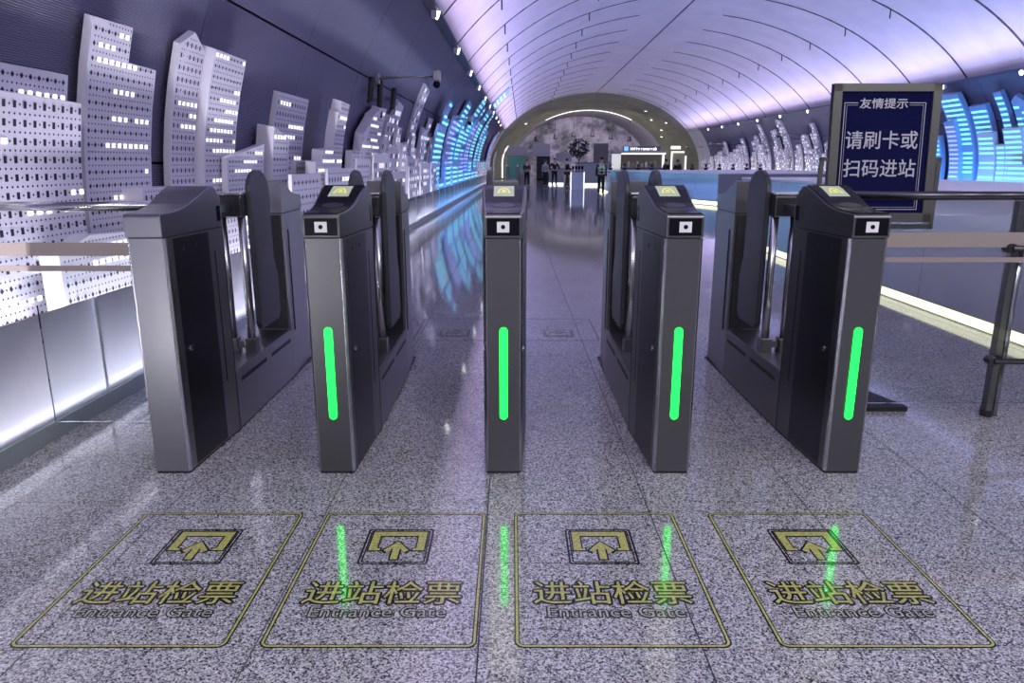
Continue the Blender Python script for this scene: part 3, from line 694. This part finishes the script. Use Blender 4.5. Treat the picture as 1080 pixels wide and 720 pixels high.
# ------------------------------------------------------------------ glass barriers
M_GL = bpy.data.materials.new('clear_glass'); M_GL.use_nodes = True; m = M_GL; nt = m.node_tree
for n in list(nt.nodes):
    if n.type != 'OUTPUT_MATERIAL': nt.nodes.remove(n)
out = [n for n in nt.nodes][0]
tr = nd(m, 'ShaderNodeBsdfTransparent'); tr.inputs[0].default_value = (.95, .97, .97, 1); gl = nd(m, 'ShaderNodeBsdfGlossy'); gl.inputs['Roughness'].default_value = .02
fr = nd(m, 'ShaderNodeFresnel'); fr.inputs[0].default_value = 1.25; mc = nd(m, 'ShaderNodeMixShader'); lk(m, fr.outputs[0], mc.inputs[0]); lk(m, tr.outputs[0], mc.inputs[1]); lk(m, gl.outputs[0], mc.inputs[2]); lk(m, mc.outputs[0], out.inputs[0])
M_BAND = mat('beige_band', (.36, .30, .27), .4)
def barrier(label, x0, x1, y, rail_z, glass_z, bands, rail_m, post_x=None, over=0):
    t = thing('glass_barrier', label, 'barrier', G((x0 + x1) / 2, y), TH); c = (x0 + x1) / 2; a, b = x0 - c, x1 - c
    MB().tube([(a, -.05, rail_z), (b, -.05, rail_z)], .024, 16).build('handrail', rail_m, t, smooth=True)
    ov = over if over else 0
    g = MB().prism([(a + .012 + ov, glass_z[0]), (b, glass_z[0]), (b, glass_z[1]), (a + .012, glass_z[1])] + ([(a + .012, .76), (a + .012 + ov, .76)] if ov else []), lambda u, v, w_: (u, w_, v), -.006, .006).build('glass_panel', M_GL, t)
    for z0, z1 in bands: MB().box(a + .012, b, -.0085, -.0065, z0, z1).build('warning_band', M_BAND, g)
    if post_x:
        px_ = post_x - c
        MB().box(px_ - .022, px_ + .022, .03, .085, .03, rail_z - .03).build('post', M_ST, t, bevel=.006)
        MB().tube([(px_ + .05, .06, .0), (px_ + .05, .06, rail_z - .02)], .02, 10).build('post_tube', M_CHR, t, smooth=True)
        MB().tube([(px_, .058, 0), (px_, .058, .04)], .035, 12).build('post_foot', M_DK, t)
        for z in (.365, 1.03):
            cl = MB().tube([(px_ - .06, -.024, z), (px_ + .19, -.024, z)], .017, 10).build('clamp', M_DK, t)
            MB().tube([(px_ - .06, -.03, z), (px_ - .06, .03, z)], .027, 14).build('clamp_disc', M_DK, cl)
    return t
barrier('clear glass barrier with beige bands and dark handrail, right of the gates', 1.78, 4.0, 4.12, 1.325, (.10, 1.215), ((1.035, 1.12), (.95, .978)), M_RAILD, 2.90)
barrier('clear glass barrier with beige bands and bright handrail, left of the gates', -2.80, -1.80, 3.80, 1.285, (.10, 1.175), ((1.026, 1.096), (.945, .975)), M_RAIL, None, .24)
# ------------------------------------------------------------------ notice board on a stand
t = thing('notice_board', 'blue notice board with white Chinese lettering on a stand', 'sign', G(2.27, 4.45), TH)
TILT = math.radians(-4.0)
def SB(x, z, y=0): return (x, .08 + (z - 1.14) * math.tan(-TILT) + y, z)
M_FR = mat('sign_frame', (.20, .20, .17), .3, .7); M_NAVY = mat('sign_navy', (.005, .006, .05), .08, spec=.3); M_TX = mat('sign_lettering', (.50, .50, .54), .5)
xa, xb, za, zb = -.33, .32, 1.145, 1.965
fm = MB()
def sbox(mb, x0, x1, z0, z1, y0, y1):
    v = [SB(x, z, y) for x in (x0, x1) for y in (y0, y1) for z in (z0, z1)]
    return mb.add(v, [(0, 1, 3, 2), (4, 6, 7, 5), (0, 4, 5, 1), (2, 3, 7, 6), (0, 2, 6, 4), (1, 5, 7, 3)])
bd = sbox(MB(), xa, xb, za, zb, .0, .02).build('board', M_NAVY, t)
sbox(sbox(sbox(sbox(MB(), xa, xa + .05, za, zb, -.016, .03), xb - .05, xb, za, zb, -.016, .03), xa, xb, zb - .045, zb, -.016, .03), xa, xb, za, za + .055, -.016, .03).build('frame', M_FR, t)
fn = lambda x, y, z: SB(x, y, -z)
text('lettering', '友情提示', M_TX, bd, -.165, .125, 1.822, 1.880, .003, off=.001, fn=fn)
text('lettering', '请刷卡或', M_TX, bd, -.235, .205, 1.585, 1.690, .003, off=.001, fn=fn)
text('lettering', '扫码进站', M_TX, bd, -.235, .205, 1.418, 1.523, .003, off=.001, fn=fn)
mb = MB()
for x0, x1, z0, z1 in ((-.258, -.175, 1.852, 1.856), (.135, .236, 1.852, 1.856), (-.258, -.254, 1.22, 1.856), (.232, .236, 1.22, 1.856), (-.244, -.175, 1.840, 1.842), (.135, .222, 1.840, 1.842), (-.244, -.242, 1.234, 1.842), (.220, .222, 1.234, 1.842), (-.258, .236, 1.22, 1.224), (-.244, .222, 1.234, 1.236)):
    mb.quad(SB(x0, z0, -.003), SB(x1, z0, -.003), SB(x1, z1, -.003), SB(x0, z1, -.003))
mb.build('border_lines', M_TX, bd, 'keep')
for s, x in ((-1, -.38), (1, .34)):
    MB().box(min(x, x + .022), max(x, x + .022), .10, .125, 1.10, 1.53).box(min(x, x - s * .06), max(x, x - s * .06) + .02, .10, .125, 1.51, 1.535).build('holder_arm', M_FR, t)
MB().box(-.38, .362, .10, .125, 1.10, 1.13).build('holder_bar', M_FR, t)
MB().tube([(0, .125, .02), (0, .125, 1.12)], .03, 14).build('pole', M_RAILD, t, smooth=True)
MB().prism([(-.19, -.20), (.19, -.20), (.19, -.16), (.06, .26), (-.06, .26), (-.19, -.16)], lambda a, b, c: (a, b, c), 0, .03).build('base_plate', M_BLM, t)
# ------------------------------------------------------------------ cornice spotlights, wall brackets
M_SPOT = mat('spot_face', (1, 1, 1), .4, emit=(1, .97, .95), es=6)
def spot_light(label, side, y, group):
    x, z = wallp(side, ZC); t = thing('spotlight', label, 'spotlight', (x - side * .13, y, z - .03), 0, group)
    MB().box(-.06, .06, -.08, .08, -.16, -.02).build('housing', M_SHW, t, bevel=.01)
    MB().tube([(-side * .06, 0, -.10), (-side * .085, 0, -.11)], .085, 14).build('lens', M_SPOT, t)
    MB().box(-.015, .015, -.03, .03, -.03, .0).build('bracket', M_ST, t)
for k in range(10): spot_light(ORD[k] + ' small spotlight under the right cornice, counting from the viewer', 1, 25.2 + 4.55 * k, 'right cornice spotlights')
for k in range(10): spot_light(ORD[k] + ' small spotlight under the left cornice, counting from the viewer', -1, 15.5 + 4.8 * k, 'left cornice spotlights')
def wall_arm(label, side, y, h, ln, cat='camera'):
    x, z = wallp(side, h); t = thing('camera_bracket', label, cat, (x, y, z)); s = -side
    MB().box(0, .06 * s, -.07, .07, -.09, .09).build('wall_plate', M_ST2, t)
    MB().tube([(0, 0, 0), (s * ln, 0, .04)], .022, 8).build('arm', M_ST2, t, smooth=True)
    hd_ = MB().box(s * ln - .07, s * ln + .07, -.16, .10, -.06, .14).build('camera_housing', M_ST2, t, bevel=.02)
    MB().ball((s * ln, -.06, -.11), .07).build('camera_dome', M_BLK, hd_, smooth=True)
    return t
wall_arm('long bracket arm with a camera above the left skyline', -1, 14.4, 3.05, 1.15)
wall_arm('bracket arm with a camera among the blue towers on the left wall', -1, 27, 3.0, .9)
for x, y, lab in ((846, 142, 'camera bracket between white towers near the notice board, right wall'), (768, 152, 'camera bracket among the white towers, middle of right wall'), (741, 155, 'camera bracket at the far end of the right wall')):
    Y, h = hit(x, y); wall_arm(lab, 1, Y, h, 1.5)
for x, y, lab in ((383, 92, 'black wall cylinder left of the long camera bracket'), (393, 103, 'longest black wall cylinder under the bracket arm'), (408, 102, 'black wall cylinder right of the bracket foot')):
    Y, h = hit(x, y); px_, pz = wallp(-1, h, .12); L2 = .36 if 'longest' in lab else .22
    t = thing('wall_cylinder', lab, 'speaker', (px_, Y, pz))  # unidentified dark marks on the wall, built as black cylinders
    MB().tube([(-.04, 0, -L2), (0, 0, -L2 + .03), (.05, 0, L2 - .03), (.05, 0, L2)], [.04, .055, .055, .04], 12).build('cabinet', M_BLM, t, smooth=True)
    MB().box(-.16, .0, -.03, .03, -.03, .03).build('mount', M_ST, t)
# ------------------------------------------------------------------ far portal and the room behind it
M_OLIVE = mat('portal_plaster', (.20, .20, .16), .45); m = M_OLIVE
lk(m, ramp(m, noise(m, pos(m), .6, 4), [(.3, (.15, .15, .12)), (.7, (.24, .24, .19))]), bsdf(m).inputs['Base Color'])
YP = 83.0; IA, IB, IZ = 8.5, 6.2, 1.0
def inner(t): return XC - IA * math.cos(t), IZ + IB * math.sin(t)
A_ = [(XC - EA, 0)] + [vault(PI * k / 32) for k in range(33)] + [(XC + EA, 0)]
B_ = [(XC - IA, 0)] + [inner(PI * k / 32) for k in range(33)] + [(XC + IA, 0)]
mb = MB()
for k in range(len(A_) - 1):
    mb.quad((A_[k][0], YE, A_[k][1]), (B_[k][0], YP, B_[k][1]), (B_[k + 1][0], YP, B_[k + 1][1]), (A_[k + 1][0], YE, A_[k + 1][1]))
portal = tag(mb.build('wall_portal', M_OLIVE), kind='structure')
M_MUR = mat('mural', rough=.6); m = M_MUR
v1 = noise(m, pos(m), .55, 6, .7)
lk(m, ramp(m, v1, [(.34, (.05, .05, .07)), (.46, (.28, .26, .34)), (.56, (.62, .56, .74)), (.70, (.85, .80, .90))]), bsdf(m).inputs['Base Color'])
tag(MB().box(-4, 18.5, 95, 95.2, 0, 9).build('wall_end', M_MUR), kind='structure')
mb = MB()
for k in range(len(B_) - 1): mb.quad((B_[k][0], YP, B_[k][1]), (B_[k][0], 95, B_[k][1]), (B_[k + 1][0], 95, B_[k + 1][1]), (B_[k + 1][0], YP, B_[k + 1][1]))
tag(mb.build('wall_inner_room', mat('inner_plaster', (.30, .28, .34), .6)), kind='structure')
la = thing('arc_light', 'thin white arc of light over the far portal', 'light', (XC, YP + .1, IZ + IB))
MB().tube([(inner(t)[0] - XC, 0, inner(t)[1] - .06 - IZ - IB) for t in [.98 + 1.18 * k / 20 for k in range(21)]], .035, 8).build('light_tube', M_STRIPW, la)
MB().tube([(inner(t)[0] - XC, .08, inner(t)[1] - .04 - IZ - IB) for t in [.98 + 1.18 * k / 20 for k in range(21)]], .05, 6).build('housing', M_BLM, la)
for k, (t_, f) in enumerate(((2.15, .35), (2.3, .55), (2.42, .3), (2.5, .6), (.75, .5), (2.6, .75))):
    a0, a1 = vault(t_), inner(t_); x, z, y = a0[0] + (a1[0] - a0[0]) * f, a0[1] + (a1[1] - a0[1]) * f, YE + (YP - YE) * f
    t = thing('downlight', ORD[k] + ' small downlight set in the far olive portal, from its crown down', 'downlight', (x, y, z), 0, 'portal downlights')
    MB().tube([(0, 0, .05), (0, 0, -.08)], .13, 12).build('trim_ring', M_ST2, t); MB().tube([(0, 0, -.08), (0, 0, -.1)], .1, 12).build('lens', M_SPOT, t)
for k in range(6):
    x = 1.6 + 2.1 * k; zc = IZ + IB * math.sqrt(1 - ((x - XC) / IA) ** 2)
    t = thing('stage_lamp', ORD[k] + ' black lamp hanging in the far portal, from the left', 'lamp', (x, YP + 2, zc), 0, 'hanging lamps in the portal')
    dz = zc - 5.0 + .25 * abs(k - 2.5)
    MB().tube([(0, 0, 0), (0, 0, -dz)], .03, 6).build('rod', M_BLM, t); MB().tube([(0, 0, -dz + .05), (0, -.1, -dz - .45)], [.16, .26], 10).build('lamp_head', M_BLM, t)
M_GREY = mat('grey_board', (.32, .32, .33), .5); M_DGREY = mat('dark_grey_board', (.13, .13, .14), .5); M_GG = mat('green_glass', (.10, .38, .27), .2, alpha=.85)
def simple(name, label, cat, loc, parts, group=None):
    t = thing(name, label, cat, loc, 0, group)
    for nm, mt, bx in parts: MB().box(*bx).build(nm, mt, t, bevel=.01)
    return t
t = simple('glass_partition', 'green glass partition at the far left of the hall', 'partition', (-.45, 70, 0), [('frame', M_ST, (-.95, -.88, -.05, .05, 0, 2.1)), ('frame', M_ST, (.83, .9, -.05, .05, 0, 2.1)), ('frame', M_ST, (-.95, .9, -.05, .05, 2.1, 2.18)), ('lintel_board', M_GREY, (-.95, .9, -.06, .06, 2.18, 3.0))] + [('glass_pane', M_GG, (-.87 + .43 * k, -.46 + .43 * k, -.02, .02, .05, 2.09)) for k in range(4)])
simple('display_cabinet', 'black cabinet with a grey board above it, far end of the hall', 'cabinet', (1.95, 69.5, 0), [('body', M_BLK, (-.62, .62, -.3, .3, 0, 2.1)), ('header_board', M_GREY, (-1.0, .62, -.32, .1, 2.1, 3.25)), ('door', M_BLM, (-.58, .58, -.34, -.301, .1, 2.0))])
simple('hanging_board', 'plain grey hanging board right of the black cabinet', 'board', (4.1, 74, 0), [('board', M_GREY, (-.8, .8, -.05, .05, 1.7, 2.5)), ('post', M_ST, (-.75, -.68, -.04, .04, 0, 1.7)), ('post', M_ST, (.68, .75, -.04, .04, 0, 1.7))])
simple('hanging_board', 'tall grey panel beside the far shop', 'board', (8.0, 76, 0), [('board', M_DGREY, (-.75, .75, -.05, .05, .0, 3.4)), ('cap', M_ST, (-.77, .77, -.06, .06, 3.4, 3.46))])
simple('service_counter', 'grey counter wall with a white light line at its foot, behind the guard', 'counter', (4.75, 51, 0), [('front', M_GREY, (-1.1, 1.3, -.2, .2, .16, 1.5)), ('top', M_DGREY, (-1.14, 1.34, -.26, .26, 1.5, 1.55)), ('light_line', M_STRIPW, (-1.1, 1.3, -.19, .19, 0, .16))])
simple('service_counter', 'low grey counter with a light line at its foot, left of the white podium', 'counter', (2.2, 53, 0), [('front', M_GREY, (-.3, .75, -.2, .2, .14, 1.1)), ('top', M_DGREY, (-.33, .78, -.24, .24, 1.1, 1.14)), ('light_line', M_STRIPW, (-.3, .75, -.19, .19, 0, .14))])
simple('podium', 'white lit podium standing in the hall left of the guard', 'podium', (3.22, 43.4, 0), [('front', mat('podium_front', (.55, .60, .70), .2), (-.36, .36, -.25, .25, 0, .98)), ('edge_light', M_STRIPW, (-.41, -.362, -.27, -.2, 0, 1.0)), ('edge_light', M_STRIPW, (.362, .41, -.27, -.2, 0, 1.0)), ('top', M_DGREY, (-.41, .41, -.27, .27, 1.0, 1.04))])
for k in range(4): simple('card_reader', ORD[k] + ' small dark device on the white podium, from the left', 'device', (2.96 + .18 * k, 43.35, 1.04), [('stand', M_BLM, (-.03, .03, -.03, .03, 0, .16)), ('display', M_BLK, (-.07, .07, -.05, -.01, .12, .30))], 'devices on the podium')
# lit shop
t = simple('shop', 'lit shop front with a white sign over its counter, far right', 'shop', (11.1, 71, 0), [('back_wall', mat('shop_wall', (.28, .24, .18), .5), (-2.4, 2.4, 1.4, 1.5, 0, 2.6)), ('counter', M_DGREY, (-2.4, 2.4, -.2, .3, 0, 1.1)), ('side_panel', mat('lit_panel', (.8, .8, .75), .4, emit=(.85, .9, .78), es=.55), (-2.6, -1.75, -.2, -.1, 0, 2.35)), ('beam_light', M_STRIPW, (-1.7, 2.5, -.25, -.15, 2.3, 2.42)), ('beam', M_GREY, (-2.6, 2.6, -.14, 1.4, 2.42, 2.6)), ('post_light', M_STRIPW, (2.2, 2.36, -.22, -.16, 1.1, 2.3))])
sg = MB().box(-1.55, 2.0, -.12, -.06, 2.6, 3.05).build('sign_board', M_DGREY, t)
lt = MB(); rl = random.Random(5)
for g0, n_ in ((-.85, 5), (.15, 8)):
    for k in range(n_):
        x = g0 + .19 * k; h_ = rl.choice((.2, .2, .3)); lt.box(x, x + .05, -.15, -.12, 2.68, 2.68 + h_); lt.box(x + .05, x + .13, -.15, -.12, 2.68 + rl.choice((0, .08, .15)), 2.73 + .15)
tag(lt.build('sign_letters', M_STRIPW, sg), kind='stuff')
MB().box(-1.45, -1.05, -.15, -.12, 2.64, 3.02).build('sign_emblem', mat('emblem_blue', (.1, .3, .9), .4, emit=(.15, .4, 1), es=1.5), sg)
rs = random.Random(9)
for k in range(9):
    x = 9.3 + .42 * k; hgt = rs.uniform(.25, .6); col = rs.choice(((.6, .5, .3), (.7, .7, .65), (.25, .12, .08), (.3, .35, .2)))
    q = thing('jar', ORD[k] + ' jar on the far shop counter, from the left', 'jar', (x, 71.05, 1.1), 0, 'jars on the far shop counter')
    MB().tube([(0, 0, 0), (0, 0, hgt * .8), (0, 0, hgt)], [.13, .13, .08], 10).build('jar_body', mat('jar_%d' % k, col, .3), q, smooth=False); MB().tube([(0, 0, hgt), (0, 0, hgt + .06)], .09, 10).build('lid', M_ST2, q)
t = simple('shop', 'small shop front with a glowing white frame on the far right portal', 'shop', (15.6, 74.3, 0), [('frame_light', M_STRIPW, (-.8, -.66, -.05, .05, 0, 2.5)), ('frame_light', M_STRIPW, (.60, .74, -.05, .05, 0, 2.2)), ('frame_light', M_STRIPW, (-.8, .5, -.05, .05, 2.5, 2.64)), ('sign', M_STRIPW, (-.85, .1, -.06, .04, 2.85, 3.15)), ('back_panel', mat('shop_wall2', (.30, .30, .2), .5), (-.66, .60, .2, .25, 0, 2.5))])
t = thing('door_light', 'curved white light tube at the far left portal foot', 'light', (-1.95, 72, 0))
MB().tube([(0, 0, 0), (0, 0, 1.6), (.1, 0, 2.2), (.3, 0, 2.7), (.6, 0, 3.1)], .07, 8).build('tube', M_STRIPW, t, smooth=True); MB().tube([(0, 0, 0), (0, 0, .1)], .16, 12).build('foot', M_ST, t)
# plant at the far end
t = thing('decorative_tree', 'dark leafy ornamental tree with white blossoms behind the podium', 'tree', (5.0, 66, 0))
MB().tube([(0, 0, 0), (.05, 0, 1.2), (0, 0, 2.4)], [.14, .1, .07], 8).build('trunk', M_DGREY, t)
lf = MB(); fl = MB(); r2 = random.Random(4)
for k in range(420):
    a, e, r = r2.uniform(0, 2 * PI), r2.uniform(-1, 1), r2.uniform(.3, 1) ** .5
    c = Vector((.95 * r * math.cos(a) * math.sqrt(1 - e * e), .8 * r * math.sin(a) * math.sqrt(1 - e * e), 2.75 + .85 * r * e))
    u = Vector((r2.uniform(-1, 1), r2.uniform(-1, 1), r2.uniform(-1, 1))).normalized() * .14; v_ = u.orthogonal().normalized() * .08
    (fl if k % 12 == 0 else lf).quad(c - u, c - v_, c + u, c + v_)
tag(lf.build('foliage', mat('dark_leaf', (.03, .035, .03), .6), t, 'keep'), kind='stuff'); tag(fl.build('blossom', mat('blossom', (.8, .8, .8), .6), t, 'keep'), kind='stuff')
for k in range(12):                       # pots on the far parapet
    x = 4.7 + .72 * k
    q = thing('potted_plant', ORD[k] + ' small dark potted plant on the far parapet, from the left', 'plant', (x, 39.5, 1.15), 0, 'potted plants on the far parapet')
    MB().tube([(0, 0, 0), (0, 0, .12)], [.09, .12], 10).build('pot', M_BLM, q)
    lf = MB(); r2 = random.Random(40 + k)
    for j in range(26):
        a = r2.uniform(0, 2 * PI); L_ = r2.uniform(.12, .28); d_ = Vector((math.cos(a) * .5, math.sin(a) * .5, 1)).normalized() * L_; s_ = Vector((-math.sin(a), math.cos(a), 0)) * .03
        b0 = Vector((0, 0, .12)); lf.quad(b0, b0 + d_ * .5 + s_, b0 + d_, b0 + d_ * .5 - s_)
    lf.build('leaves', mat('dark_leaf'), q, 'keep')
for k, x in enumerate((-1.15, -.35, .45)):
    c = copy_tree(g4); c.location = (x, 58, 0); c.rotation_euler = (0, 0, PI); c['group'] = 'far exit gates'
    c['label'] = ('leftmost', 'middle', 'rightmost')[k] + ' of the three far ticket gates before the green glass partition'
# ------------------------------------------------------------------ people
def skin_mesh(name, verts, edges, radii, m, parent, root=0, sub=1):
    me = bpy.data.meshes.new(name); me.from_pydata(verts, edges, [])
    o = bpy.data.objects.new(name, me); C.objects.link(o)
    sk = o.modifiers.new('skin', 'SKIN'); sk.use_smooth_shade = True
    ss = o.modifiers.new('sub', 'SUBSURF'); ss.levels = sub; ss.render_levels = sub
    for i, d in enumerate(me.skin_vertices[0].data):
        r = radii[i]; d.radius = r if isinstance(r, tuple) else (r, r); d.use_root = (i == root)
    bpy.context.view_layer.update()
    nm = bpy.data.meshes.new_from_object(o.evaluated_get(bpy.context.evaluated_depsgraph_get()))
    bpy.data.objects.remove(o); nm.materials.clear(); nm.materials.append(m)
    q = bpy.data.objects.new(name, nm); C.objects.link(q); q.parent = parent; return q
M_SKIN = mat('skin', (.50, .33, .25), .5); M_HAIR = mat('hair', (.01, .01, .012), .5); M_SHOE = mat('shoe', (.02, .02, .022), .4)
def person(label, loc, rz, shirt, trouser, scale=1.0, arms='down', step=0.0, vest=None, cap=None, short=False):
    t = thing('person', label, 'person', loc, rz); t.scale = (scale,) * 3
    J = {}; E_ = []; R_ = {}
    def j(n, p, r, par=None):
        J[n] = p; R_[n] = r
        if par: E_.append((par, n))
    j('pel', (0, 0, .95), (.15, .11)); j('sp', (0, 0, 1.12), (.135, .10), 'pel'); j('ch', (0, .01, 1.32), (.16, .11), 'sp'); j('nk', (0, 0, 1.47), .055, 'ch'); j('h0', (0, -.015, 1.56), (.075, .085), 'nk'); j('h1', (0, -.01, 1.66), (.078, .092), 'h0'); j('h2', (0, 0, 1.72), (.05, .06), 'h1')
    for s, n in ((-1, 'l'), (1, 'r')):
        j('sh' + n, (s * .17, .01, 1.39), .062, 'ch')
        if arms == 'down': el, wr_ = (s * .225, .03, 1.12), (s * .235, -.04, .88)
        elif arms == 'hips': el, wr_ = (s * .34, .06, 1.16), (s * .19, -.06, 1.02)
        else: el, wr_ = (s * .22, -.02, 1.13), (s * .10, -.24, 1.12)
        j('el' + n, el, .044, 'sh' + n); j('wr' + n, wr_, .029, 'el' + n)
        d = (Vector(wr_) - Vector(el)).normalized(); hd_ = Vector(wr_) + d * .07; j('hd' + n, tuple(hd_), (.036, .018), 'wr' + n)
        side = d.cross(Vector((1, 0, 0))).normalized()
        for q in range(4): j('f%d%s' % (q, n), tuple(hd_ + d * (.075, .09, .085, .065)[q] + side * (.03 - .02 * q) + Vector((-s * .015, 0, 0))), .009, 'hd' + n)
        j('th' + n, tuple(Vector(wr_) + d * .06 + side * .055), .010, 'wr' + n)
        ph = s * step
        j('hp' + n, (s * .085, 0, .90), .092, 'pel'); j('kn' + n, (s * .10, -ph * .16 - .02, .50), .060, 'hp' + n); j('an' + n, (s * .105, -ph * .26 + .02, .09), .040, 'kn' + n); j('to' + n, (s * .115, -ph * .26 - .14, .035), (.040, .028), 'an' + n)
    names = list(J); idx = {n: i for i, n in enumerate(names)}
    skin_mesh('body', [J[n] for n in names], [(idx[a], idx[b]) for a, b in E_], [R_[n] for n in names], M_SKIN, t)
    def cloth(nm, keep, grow, m, root):
        ks = [n for n in names if n in keep]; ii = {n: i for i, n in enumerate(ks)}
        rad = [tuple(x + grow for x in (R_[n] if isinstance(R_[n], tuple) else (R_[n], R_[n]))) for n in ks]
        return skin_mesh(nm, [J[n] for n in ks], [(ii[a], ii[b]) for a, b in E_ if a in ii and b in ii], rad, m, t, ii[root])
    arms_k = {'shl', 'shr', 'ell', 'elr'} | (set() if short else {'wrl', 'wrr'})
    cloth('shirt', {'pel', 'sp', 'ch'} | arms_k, .016, shirt, 'pel')
    cloth('trousers', {'pel', 'hpl', 'hpr', 'knl', 'knr', 'anl', 'anr'}, .014, trouser, 'pel')
    for n in 'lr': MB().ball((J['to' + n][0], J['to' + n][1] + .07, .045), (.052, .14, .045)).build('shoe', M_SHOE, t, smooth=True)
    MB().ball((0, .022, 1.672), (.092, .10, .088)).build('hair', M_HAIR, t, smooth=True)
    for s in (-1, 1):
        MB().ball((s * .032, -.098, 1.635), .011, 8, 5).build('eye', M_BLM, t); MB().ball((s * .088, .0, 1.61), (.012, .022, .032), 8, 5).build('ear', M_SKIN, t)
    MB().ball((0, -.108, 1.605), (.014, .02, .022), 8, 5).build('nose', M_SKIN, t); MB().ball((0, -.098, 1.565), (.026, .01, .007), 8, 5).build('mouth', mat('lip', (.35, .12, .1), .5), t)
    if vest:
        v = cloth('vest', {'sp', 'ch', 'shl', 'shr'}, .030, vest, 'sp')
        MB().box(-.16, .16, -.150, -.146, 1.13, 1.17).build('reflective_band', M_STR, v)
        for s in (-1, 1): MB().box(s * .09 - .022, s * .09 + .022, -.156, -.150, 1.17, 1.40).build('reflective_band', M_STR, v)
    if cap:
        MB().ball((0, .01, 1.715), (.105, .115, .06)).build('cap', cap, t, smooth=True); MB().box(-.07, .07, -.17, -.07, 1.69, 1.70).build('cap_peak', cap, t)
    return t
CL = lambda n, c: mat('cloth_' + n, c, .85)
M_STR = mat('reflective_tape', (.7, .75, .65), .3)
NAVY, BLACKC, GREYC, PINKC = CL('navy', (.012, .014, .025)), CL('black', (.012, .012, .013)), CL('grey', (.30, .28, .27)), CL('rose', (.35, .12, .13))
def ground(px_, py): r = pix(px_, py); k = -H / r[2]; return (r[0] * k, r[1] * k, 0)
person('guard in a green reflective vest and black uniform beside the blue-lit parapet', ground(633.5, 206), .1, BLACKC, BLACKC, 1.0, 'down', 0, CL('hivis', (.35, .85, .38)), BLACKC)
person('person in black with a hand on the white podium', ground(598, 198.5), 1.9, BLACKC, CL('charcoal', (.03, .03, .035)), 1.02, 'front', .5)
person('person in black standing with hands on hips, between two others', ground(584.5, 196.5), .3, BLACKC, BLACKC, 1.05, 'hips', .3)
person('person in a pale top and dark shorts, left of the one with hands on hips', ground(575, 197.2), 2.6, GREYC, BLACKC, .98, 'down', .4, short=True)
person('person in dark clothes walking near the far left gates', ground(555.5, 197), .2, CL('wine', (.06, .02, .025)), BLACKC, .98, 'front', .8)
person('person in black behind the far parapet, nearer the small shop', (9.6, 46, 0), 3.0, BLACKC, NAVY, .98)
person('person in dark clothes behind the far parapet, on the left of two', (8.9, 46, 0), 2.4, NAVY, BLACKC, 1.0, 'front')
